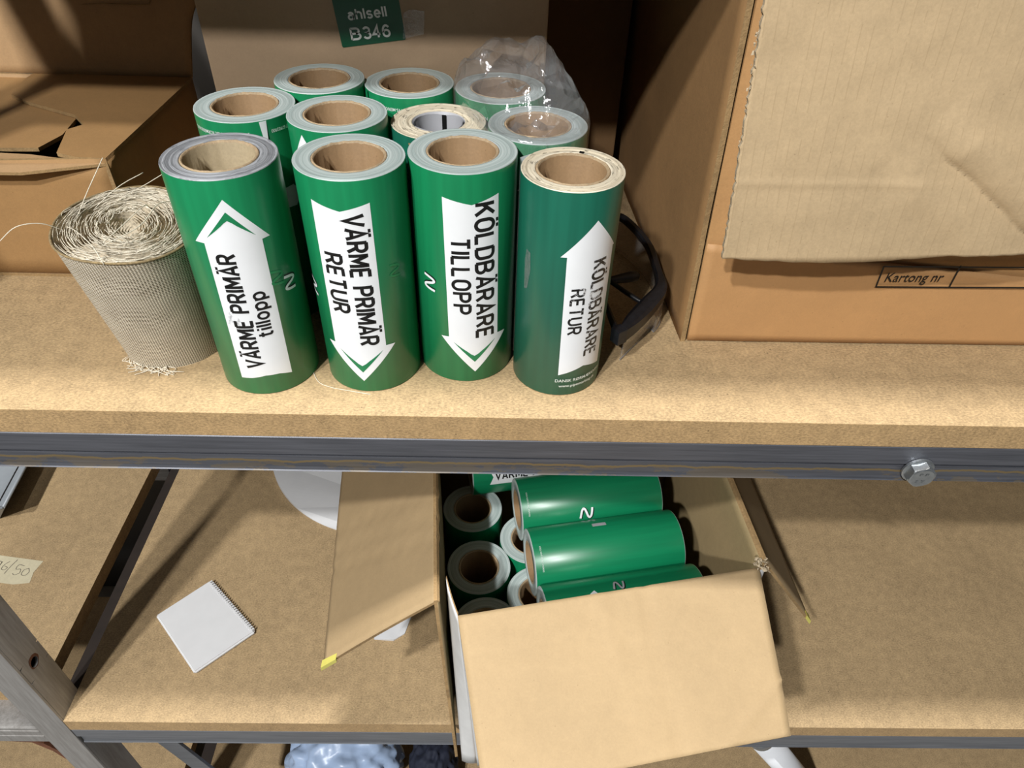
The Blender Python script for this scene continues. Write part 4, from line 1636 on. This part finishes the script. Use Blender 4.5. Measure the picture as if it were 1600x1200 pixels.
# wrinkled brown tape along the foot of the front and round the corner
slab('packing_tape', [p - o2 for p in (c_bl + Vector((0.0072, -0.0028, 0.001)), c_br + Vector((0, -0.0028, 0.001)), c_br + Vector((0, -0.0028, 0.060)), c_bl + Vector((0.0040, -0.0028, 0.118)))], 0.0003, ('tape_brown', 'tape_brown', 'tape_brown'), gb, 60, 12,
     warp=lambda u, v: 0.0012 * math.sin(v * 7 * 0.2 + u * 3) + 0.0011 * abs(noise.noise(Vector((u * 26, v * 2.6, 2)))) * max(0, 1 - u * 2.6))
# printed frame: Kartong nr
def yk(x):
    return 0.1245 + 0.0115 * (x - 0.21) - 0.0062


def bar(p, q, w, name='frame_print'):
    d = Vector((q[0] - p[0], q[1] - p[1])).normalized()
    n_ = Vector((-d.y, d.x)) * w / 2
    return [(p[0] + n_.x, p[1] + n_.y), (p[0] - n_.x, p[1] - n_.y), (q[0] - n_.x, q[1] - n_.y), (q[0] + n_.x, q[1] + n_.y)]


for p, q in (((0.3922, 0.0738), (0.60, 0.0762)), ((0.3912, 0.0975), (0.60, 0.0995)), ((0.3922, 0.0732), (0.3912, 0.0980)), ((0.4663, 0.0748), (0.4668, 0.1000))):
    front_poly(bar(p, q, 0.0018), yk, 'frame_print', 'black', gb, o2)
front_text('Kartong nr', 0.008, (0.3980, 0.0800), (0.4555, 0.0812), 0.0105, yk, 'lettering', 'black', gb, o2, 0.10)
# the hanging flap: starts at the top front edge, stands off at the bottom
fl_tl = Vector((0.2030, 0.1235, HB))
fl_bl = Vector((0.2162, 0.0800, 0.1270))
fl_tr = Vector((0.78, 0.1260, HB))
fl_br = Vector((0.78, 0.0820, 0.1480))


def flap_warp(u, v):
    # v = 0 bottom, 1 top
    crease = 0.0
    w = 0.004 * math.sin(u * 7 + 0.5) * (1 - v)
    # dent: a sharp crease running down to the right, the board below it pushed in
    X, Y = u * 0.564, v * 0.345
    ux_, uy_ = X - 0.160, Y - 0.100
    along = ux_ * 0.80 - uy_ * 0.60
    d = ux_ * 0.60 + uy_ * 0.80
    if along > -0.02:
        g = min(1, (along + 0.02) / 0.04)
        wob = 0.004 * noise.noise(Vector((along * 30, 0, 3)))
        crease = g * (-0.0045 * math.exp(-abs(d + wob) / 0.0026) + 0.0075 * math.exp(-((d + wob - 0.020) / 0.020) ** 2) + 0.004 * math.exp(-((d + wob + 0.03) / 0.02) ** 2))
    fold = 0.0009 * math.exp(-((v - 0.205 + 0.02 * u) / 0.010) ** 2) * (1 if u < 0.28 else 0.2)
    return w + crease + fold + 0.0009 * noise.noise(Vector((u * 14, v * 12, 1)))


def flap_edge(u, v):
    du = dv = 0.0
    if u < 0.001:
        du = 0.0016 * noise.noise(Vector((v * 70, 2, 0))) + 0.0012 * noise.noise(Vector((v * 190, 5, 0)))
    if v < 0.001:
        dv = -0.004 * math.sin(max(0, min(1, (u - 0.02) / 0.34)) * PI) + 0.0010 * noise.noise(Vector((u * 40, 0, 0)))
    return du, dv


slab('torn_flap', [p - o2 for p in (fl_bl, fl_br, fl_tr, fl_tl)], 0.0045, ('card_flap', 'card_right', 'card_tear'), gb, 240, 150, warp=flap_warp, edge=flap_edge)
# paper crumbs on the torn edge
bm = bmesh.new()
rnd = random.Random(5)
for k in range(46):
    v = rnd.uniform(0.25, 1.0)
    p = fl_bl.lerp(fl_tl, v) + Vector((rnd.uniform(-0.0022, 0.0006), rnd.uniform(-0.002, 0.004), rnd.uniform(-0.002, 0.002)))
    s = rnd.uniform(0.0006, 0.0017)
    vs = [bm.verts.new(p - o2 + Vector((rnd.uniform(-1, 1), rnd.uniform(-1, 1), rnd.uniform(-1.6, 1.6))) * s) for _ in range(5)]
    for tri in ((0, 1, 2), (0, 2, 3), (0, 3, 4), (1, 2, 4), (2, 3, 4), (0, 1, 4)):
        bm.faces.new([vs[i] for i in tri])
o = mesh_obj('torn_fibres', bm, 'card_tear', gb)
tag(o, kind='stuff')

# dark box in the gap at the back
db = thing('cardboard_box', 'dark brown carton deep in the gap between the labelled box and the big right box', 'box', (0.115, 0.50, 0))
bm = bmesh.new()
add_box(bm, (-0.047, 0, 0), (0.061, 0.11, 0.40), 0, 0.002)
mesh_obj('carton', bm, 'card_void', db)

# ------------------------------------------------------------------ the open box on the lower shelf
ob = thing('cardboard_box', 'open brown carton on the lower shelf, flaps folded out, full of green film rolls', 'box', (0.15, 0.17, L))
o3 = Vector((0.15, 0.17, L))
HZ = 0.38
A_t, A_b = Vector((-0.0494, -0.0170, L + HZ)), Vector((-0.0315, -0.0510, L + 0.001))
Ab_t, Ab_b = Vector((-0.0830, 0.3900, L + HZ)), Vector((-0.0860, 0.3750, L + 0.001))
F_t, F_b = Vector((-0.0243, -0.0364, L + HZ)), Vector((-0.0030, -0.0560, L + 0.001))
R_t, R_b = Vector((0.3535, 0.0360, L + HZ)), Vector((0.3560, 0.0040, L + 0.001))
Rb_t, Rb_b = Vector((0.3270, 0.3900, L + HZ)), Vector((0.3250, 0.3750, L + 0.001))


def S3(name, pts, mats, nu=14, nv=14, th=0.004, **k):
    return slab(name, [p - o3 for p in pts], th, mats, ob, nu, nv, **k)


S3('side_panel', (A_b, Ab_b, Ab_t, A_t), ('card_low_side', 'card_white', 'card_edge'), th=0.004,
   warp=lambda u, v: 0.003 * math.sin(u * PI) * math.sin(v * PI), edge=lambda u, v: (0.003 * noise.noise(Vector((v * 12, 0, 0))) + (0.004 if v < 0.45 else 0), 0) if u < 0.01 else (0, 0))
S3('front_panel', (R_b, F_b, F_t + Vector((0, 0.003, -0.005)), R_t + Vector((0, 0.003, -0.005))), ('card_low_side', 'card_white', 'card_edge'), warp=lambda u, v: -0.002 * math.sin(u * PI))
S3('side_panel', (Rb_b, R_b, R_t + Vector((0.001, 0.010, 0)), Rb_t), ('card_low_side', 'card_white', 'card_edge'))
S3('back_panel', (Ab_b, Rb_b, Rb_t, Ab_t), ('card_low_side', 'card_white', 'card_edge'))
S3('bottom_panel', (F_b + Vector((0, 0.005, 0.004)), R_b + Vector((0, 0.005, 0.004)), Rb_b + Vector((0, 0, 0.004)), Ab_b + Vector((0, 0, 0.004))), ('card_low_side', 'card_low_side', 'card_edge'), 2, 2)
# torn-off strip of the left wall still hanging on the front panel: white outside
T_t, T_b = Vector((-0.0408, 0.0118, L + HZ + 0.003)), Vector((-0.0255, -0.0530, L + 0.001))
S3('torn_strip', (T_b, F_b, F_t, T_t), ('card_white', 'card_low_side', 'card_edge'), 6, 16, th=0.0035,
   warp=lambda u, v: 0.0022 * math.sin(u * PI))
# flaps
S3('front_flap', (Vector((0.0105, -0.2120, L + 0.338)), Vector((0.3400, -0.1530, L + 0.345)), R_t + Vector((-0.008, -0.002, 0)), F_t), ('card_low', 'card_white', 'card_edge'), 40, 40,
   warp=lambda u, v: 0.0022 * math.exp(-(((u - 0.60) + (1 - v) * -0.02) / 0.010) ** 2) * -1 + 0.0022 * math.exp(-((u - 0.44 - 0.10 * (1 - v) - 0.015 * noise.noise(Vector((v * 9, 0, 0)))) / 0.010) ** 2) * (1 if v > 0.45 else 0.4)
   + 0.0025 * math.sin(u * PI) * (1 - v) + 0.0030 * math.exp(-(((u - 0.78) - v * 0.72) / 0.012) ** 2) * (v < 0.34) - 0.012 * max(0, (u - 0.80) - v * 0.72) + 0.0007 * noise.noise(Vector((u * 9, v * 9, 0))))
S3('left_flap', (Vector((-0.2060, -0.0175, L + 0.220)), A_t, Ab_t, Vector((-0.2450, 0.3650, L + 0.220))), ('card_low', 'card_white', 'card_edge'), 30, 40,
   warp=lambda u, v: sum(0.0020 * math.exp(-((v - 0.16 * (1 - u) * 1.0 - c0) / 0.010) ** 2) for c0 in (0.22, 0.30, 0.40)) * -1 + 0.0022 * math.sin(u * PI))
S3('right_flap', (R_t + Vector((0.001, 0.010, 0)), Vector((0.4757, 0.0691, L + 0.20)), Vector((0.455, 0.400, L + 0.20)), Rb_t), ('card_low', 'card_white', 'card_edge'), 14, 14)
# yellow tape at the corners of two flaps
for p, dx, sy in ((Vector((-0.2060, -0.0175, L + 0.220)), Vector((0.020, 0, 0.0206)), 1), (Vector((0.4757, 0.0691, L + 0.20)), Vector((-0.009, 0, 0.0132)), -1)):
    n_ = Vector((dx.z * -1 * sy, 0, dx.x * sy)).normalized() * 0.0006
    bm = bmesh.new()
    q = [p + Vector((0, -0.0025, 0)) - dx * 0.15, p + dx + Vector((0, -0.0025, 0)), p + dx + Vector((0, 0.006, 0)), p + Vector((0, 0.008, 0)) - dx * 0.15]
    up_ = [bm.verts.new(w - o3 + Vector((0, 0, 0.0018))) for w in q]
    dn_ = [bm.verts.new(w - o3 - Vector((0, 0, 0.0062))) for w in q]
    bm.faces.new(up_)
    bm.faces.new(dn_[::-1])
    for k in range(4):
        bm.faces.new((up_[k], dn_[k], dn_[(k + 1) % 4], up_[(k + 1) % 4]))
    bmesh.ops.recalc_face_normals(bm, faces=bm.faces[:])
    mesh_obj('yellow_tape', bm, 'yellow', ob)
# torn paper at the right front corner
bm = bmesh.new()
rnd = random.Random(11)
for k in range(40):
    p = R_t + Vector((rnd.uniform(-0.014, 0.004), rnd.uniform(-0.006, 0.010), rnd.uniform(-0.003, 0.005)))
    s = rnd.uniform(0.0015, 0.0045)
    vs = [bm.verts.new(p - o3 + Vector((rnd.uniform(-1, 1), rnd.uniform(-1, 1), rnd.uniform(-0.5, 0.5))) * s) for _ in range(4)]
    for tri in ((0, 1, 2), (0, 2, 3), (1, 2, 3)):
        bm.faces.new([vs[i] for i in tri])
tag(mesh_obj('torn_fibres', bm, 'card_tear', ob), kind='stuff')

# rolls standing in the box
HS = 0.215
RS = 0.0470
ZF = L + 0.0052
for lbl, x, y, sd in (('green roll standing upright in the open box, rear one by its left wall', -0.0190, 0.2475, 21),
                      ('green roll standing upright in the open box, middle one by its left wall', -0.0055, 0.1380, 22),
                      ('green roll standing upright in the dark front left corner of the open box', 0.0075, 0.0400, 23),
                      ('green roll standing in open box under the left end of the second lying roll', 0.0725, 0.1910, 24),
                      ('pale-ended green roll standing under the left end of the lowest lying roll', 0.0830, 0.0930, 25)):
    film_roll(lbl, (x, y, ZF), RS, HS, group=GROUP_BOX, skin='green_side', seed=sd)
# rolls lying on top of them: local z runs from the left end to the right end
AX = Vector((math.cos(0.18), math.sin(0.18), 0))
lying = []
for lbl, mx, my, mz, roll_a, sd in (
        ('green roll lying in the box, rearmost, VÄ lettering under the beam', 0.0800, 0.3145, 0, 0.0, 31),
        ('green roll lying in the box, second from the back, small white mark on its side', 0.1560, 0.2280, 0, 0.0, 32),
        ('plain green roll lying in the middle of the open box', 0.1730, 0.1340, 0, 0.0, 33),
        ('green roll lying at front of the open box, white arrow half hidden by flap', 0.1900, 0.0405, 0, 0.0, 34)):
    h = 0.215
    zc = ZF + HS + RS + mz
    c0 = Vector((mx, my, zc)) - AX * h / 2
    # local +z -> AX, local -y -> up
    zax = AX
    yax = Vector((0, 0, -1))
    xax = yax.cross(zax)
    Mx = Matrix((xax, yax, zax)).transposed()
    r = film_roll(lbl, c0, RS, h, group=GROUP_BOX, skin='green_side', seed=sd, rot=Mx.to_euler())
    lying.append(r)
# local u = 0 faces up; u runs towards xax (= towards the camera when negative)
rH, rI, rJ, rK = lying
sgn = 1 if (Vector((0, 0, -1)).cross(AX)).y < 0 else -1      # which way u leads to the front


def lying_text(root, s, u, v0, v1, cap, mat='black', bold=0.012, name='lettering', upside=False):
    # text along the axis, reading from v0 to v1; cap measured towards the top/back
    return print_text(root, name, s, (sgn * u, v0), (sgn * u, v1), (-sgn * cap, 0), bold, mat)


decal(rH, 'arrow_print', flat_poly(sc([(sgn * 71, 26), (sgn * 57, 32), (sgn * 43, 26), (sgn * 43, 150), (sgn * 71, 150)])), 'white', 0.0002)
lying_text(rH, 'VÄRME PRIMÄR', 62, 36, 150, 13)
for r in (rI, rJ):
    print_text(r, 'small_print', 'NORGE: NORSK VVS-SKILT +47 67903900', (sgn * 8, 9.5), (sgn * 44, 9.5), (0, 2.2), mat='white_small', bold=0)
logo(rI, sgn * 50, 96, PI / 2 * 0 + PI / 2, 1.5, outline=True)
decal(rJ, 'price_sticker', flat_poly(sc([(-sgn * 20, 92), (-sgn * 13, 92), (-sgn * 13, 112), (-sgn * 20, 112)])), 'grey_paper', 0.0003)
logo(rK, -sgn * 11, 100, PI / 2, 1.2, mat='grey_paper', outline=True)
decal(rK, 'arrow_print', flat_poly(sc([(sgn * 8, 44), (-sgn * 8, 66), (-sgn * 2, 70), (-sgn * 2, 186), (sgn * 24, 186), (sgn * 24, 70), (sgn * 30, 70)])), 'white', 0.0002)
print_text(rK, 'lettering', 'VÄRME RETUR', (sgn * 0.5, 182), (sgn * 0.5, 84), (sgn * 12, 0))

# ------------------------------------------------------------------ small things on the lower shelf
# square white plate with a ridged edge
wp = thing('plastic_plate', 'square white plastic plate with one serrated edge on the lower shelf', 'plate', (-0.474, 0.161, L))
o4 = Vector((-0.474, 0.161, L))
cs = [Vector((-0.5604, 0.1757, L)), Vector((-0.4619, 0.0748, L)), Vector((-0.3839, 0.1481, L)), Vector((-0.4897, 0.2460, L))]
bm = bmesh.new()
lo = [bm.verts.new(c - o4 + Vector((0, 0, 0.0004))) for c in cs]
hi = [bm.verts.new(c - o4 + Vector((0, 0, 0.0075))) for c in cs]
bm.faces.new(hi)
bm.faces.new(lo[::-1])
for k in range(4):
    bm.faces.new((lo[k], lo[(k + 1) % 4], hi[(k + 1) % 4], hi[k]))
bmesh.ops.recalc_face_normals(bm, faces=bm.faces[:])
bmesh.ops.bevel(bm, geom=bm.edges[:], offset=0.0022, segments=3, affect='EDGES')
mesh_obj('plate', bm, 'white_plastic', wp)
bm = bmesh.new()
pA, pB = cs[3], cs[2]
d = (pB - pA)
nd = d.normalized()
nn = Vector((-nd.y, nd.x, 0))
for k in range(27):
    c = pA + d * ((k + 0.8) / 28.0) - nn * 0.0015 + Vector((0, 0, 0.0048)) - o4
    fs = add_box(bm, (-0.0011, -0.0035, -0.004), (0.0011, 0.0035, 0.0036), 0)
    vs = {v for f in fs for v in f.verts}
    for v in vs:
        q = v.co.copy()
        v.co = c + nd * q.x + nn * q.y + Vector((0, 0, q.z))
tag(mesh_obj('serration', bm, 'white_plastic', wp), kind='stuff')

# big white rounded sheet
bm = bmesh.new()
pts = []
for k in range(25):
    a = math.radians(196 + (268 - 196) * k / 24)
    pts.append((-0.2000 + 0.262 * math.cos(a), 0.605 + 0.256 * math.sin(a)))
pts += [(-0.17, 0.42), (-0.17, 0.60), (-0.44, 0.60)]
up_ = [bm.verts.new((p[0], p[1], L + 0.0060 + 0.004 * math.sin(k * 0.3))) for k, p in enumerate(pts)]
dn_ = [bm.verts.new((p[0], p[1], L + 0.0008)) for p in pts]
for tri in tessellate_polygon([[Vector((p[0], p[1], 0)) for p in pts]]):
    bm.faces.new([up_[i] for i in tri])
    bm.faces.new([dn_[i] for i in tri[::-1]])
for k in range(len(pts)):
    j = (k + 1) % len(pts)
    bm.faces.new((up_[k], dn_[k], dn_[j], up_[j]))
bmesh.ops.recalc_face_normals(bm, faces=bm.faces[:])
tag(mesh_obj('plastic_sheet', bm, 'white_plastic'), 'large white sheet with a curved edge lying behind the left flap of the open box', 'sheet')
# white paper scrap
bm = bmesh.new()
pp = [(-0.1830, 0.1390), (-0.1500, 0.1370), (-0.1330, 0.1500), (-0.1240, 0.1850), (-0.150, 0.20), (-0.19, 0.17)]
up_ = [bm.verts.new((x, y, L + 0.003 + 0.002 * math.sin(k * 2))) for k, (x, y) in enumerate(pp)]
dn_ = [bm.verts.new((x, y, L + 0.0006)) for x, y in pp]
bm.faces.new(up_)
bm.faces.new(dn_[::-1])
for k in range(6):
    bm.faces.new((up_[k], dn_[k], dn_[(k + 1) % 6], up_[(k + 1) % 6]))
bmesh.ops.recalc_face_normals(bm, faces=bm.faces[:])
tag(mesh_obj('paper_scrap', bm, 'white_paper'), 'small white paper scrap peeping out under the left flap of the open box', 'paper')

# tape note on the left shelf: 96/50 in pencil
tn = thing('tape_note', 'piece of beige paper tape on the left shelf with 96/50 in pencil', 'note', (-0.85, 0.265, L))
o5 = Vector((-0.85, 0.265, L))
bm = bmesh.new()
pp = [(-0.912, 0.300), (-0.8058, 0.2857), (-0.8115, 0.262), (-0.8080, 0.240), (-0.835, 0.2365), (-0.92, 0.2470)]
vs = [bm.verts.new(Vector((x, y, L + 0.0005)) - o5) for x, y in pp]
f = bm.faces.new(vs)
bmesh.ops.recalc_face_normals(bm, faces=bm.faces[:])
if f.normal.z < 0:
    f.normal_flip()
mesh_obj('tape', bm, 'paper_tape', tn)


def stroke(pts):
    bm = bmesh.new()
    P = smooth_path([(x, y, 0) for x, y in pts], 6)
    r = ribbon([(p.x, p.y) for p in P], 0.0011)
    for v in r.verts:
        v.co.z = 0.0009
    r.normal_update()
    for f_ in r.faces:
        if f_.normal.z < 0:
            f_.normal_flip()
    return r


wr = [  # in metres on the tape, x right, y up
    [(-0.878, 0.283), (-0.886, 0.284), (-0.887, 0.277), (-0.880, 0.276), (-0.878, 0.283), (-0.880, 0.270), (-0.885, 0.266)],
    [(-0.865, 0.284), (-0.871, 0.277), (-0.872, 0.268), (-0.866, 0.266), (-0.863, 0.271), (-0.869, 0.274)],
    [(-0.853, 0.288), (-0.858, 0.274), (-0.862, 0.258)],
    [(-0.834, 0.275), (-0.845, 0.277), (-0.846, 0.268), (-0.838, 0.268), (-0.836, 0.260), (-0.843, 0.256), (-0.848, 0.259)],
    [(-0.824, 0.270), (-0.831, 0.266), (-0.831, 0.257), (-0.824, 0.255), (-0.820, 0.262), (-0.824, 0.270)],
]
for s in wr:
    b = stroke([(x + 0.85, y - 0.265) for x, y in s])
    mesh_obj('pencil_stroke', b, 'pencil', tn)

# grey sheet-metal tray at the far left
gt = thing('metal_tray', 'grey painted metal tray corner at the far left on the lower left shelf', 'tray', (-1.05, 0.45, L))
o6 = Vector((-1.05, 0.45, L))
bm = bmesh.new()
a0, a1 = Vector((-0.8895, 0.3000, 0)), Vector((-0.9150, 0.5500, 0))
for za, zb, off_ in ((0.0, 0.052, 0.0),):
    q = [Vector((-1.2, 0.30, L)), Vector((-0.8895, 0.36, L)), Vector((-0.9120, 0.57, L)), Vector((-1.2, 0.57, L))]
    lo = [bm.verts.new(p - o6 + Vector((-0.045, 0.02, 0.0004)) if p.x > -1 else p - o6 + Vector((0, 0, 0.0004))) for p in q]
    hi = [bm.verts.new(p - o6 + Vector((0, 0, 0.058))) for p in q]
    bm.faces.new(lo[::-1])
    bm.faces.new(hi)
    for k in range(4):
        bm.faces.new((lo[k], lo[(k + 1) % 4], hi[(k + 1) % 4], hi[k]))
bmesh.ops.recalc_face_normals(bm, faces=bm.faces[:])
mesh_obj('pan', bm, 'grey_paint', gt)
bm = bmesh.new()
tube(bm, [Vector((-0.8910, 0.36, L + 0.060)) - o6, Vector((-0.9135, 0.57, L + 0.060)) - o6], 0.003, 8)
tube(bm, [Vector((-1.2, 0.303, L + 0.060)) - o6, Vector((-0.8910, 0.36, L + 0.060)) - o6], 0.003, 8)
mesh_obj('rolled_rim', bm, 'grey_paint', gt)
bm = bmesh.new()
tube(bm, [Vector((-0.905, 0.36, L + 0.0585)) - o6, Vector((-0.928, 0.57, L + 0.0585)) - o6], 0.0012, 6)
mesh_obj('groove', bm, 'dark', gt)

# ------------------------------------------------------------------ third shelf


def crumple(name, c, r, mat, label, cat, seed, squash=0.6, amp=0.24):
    bm = bmesh.new()
    bmesh.ops.create_icosphere(bm, subdivisions=5, radius=1.0)
    for v in bm.verts:
        d = v.co.normalized()
        k = 1 + amp * (noise.ridged_multi_fractal(d * 1.7 + Vector((seed, 0, 0)), 0.9, 2.2, 4, 1.0, 2.0) - 1.0) * 0.5 + 0.12 * noise.noise(d * 5 + Vector((0, seed, 0)))
        v.co = Vector((d.x * r[0] * k, d.y * r[1] * k, max(d.z * r[2] * k, -r[2] * squash)))
    for f in bm.faces:
        f.smooth = True
    o = mesh_obj(name, bm, mat)
    o.location = c
    zmin = min(v.co.z for v in o.data.vertices)
    o.location.z = c[2] - zmin + 0.001
    return tag(o, label, cat)


crumple('plastic_bag', (-0.315, 0.170, L3), (0.125, 0.10, 0.10), 'blue_plastic', 'crumpled pale blue plastic bag on the lowest shelf at the bottom edge', 'bag', 2.0)
crumple('work_glove', (-0.112, 0.165, L3), (0.055, 0.07, 0.07), 'navy', 'dark navy cloth bundle beside the blue bag on the lowest shelf', 'cloth', 5.0, amp=0.25)
# white plastic pipe leaning against the beam
pr = thing('plastic_pipe', 'white plastic pipe with a grey end fitting below the open box front flap', 'pipe', (0.62, 0.10, L3))
o7 = Vector((0.62, 0.10, L3))
bm = bmesh.new()
p0, p1 = Vector((0.500, 0.060, -0.840)), Vector((0.760, 0.110, L3 + 0.026))
tube(bm, [p0 - o7, p1 - o7], 0.0255, 28)
mesh_obj('tube', bm, 'pipe', pr)
bm = bmesh.new()
dd = (p0 - p1).normalized()
tube(bm, [p0 - o7 - dd * 0.002, p0 - o7 + dd * 0.012, p0 - o7 + dd * 0.016], [0.0262, 0.0262, 0.020], 28)
mesh_obj('end_fitting', bm, 'fitting', pr)

# drop helper properties
for o in S.objects:
    if '_R' in o:
        del o['_R']
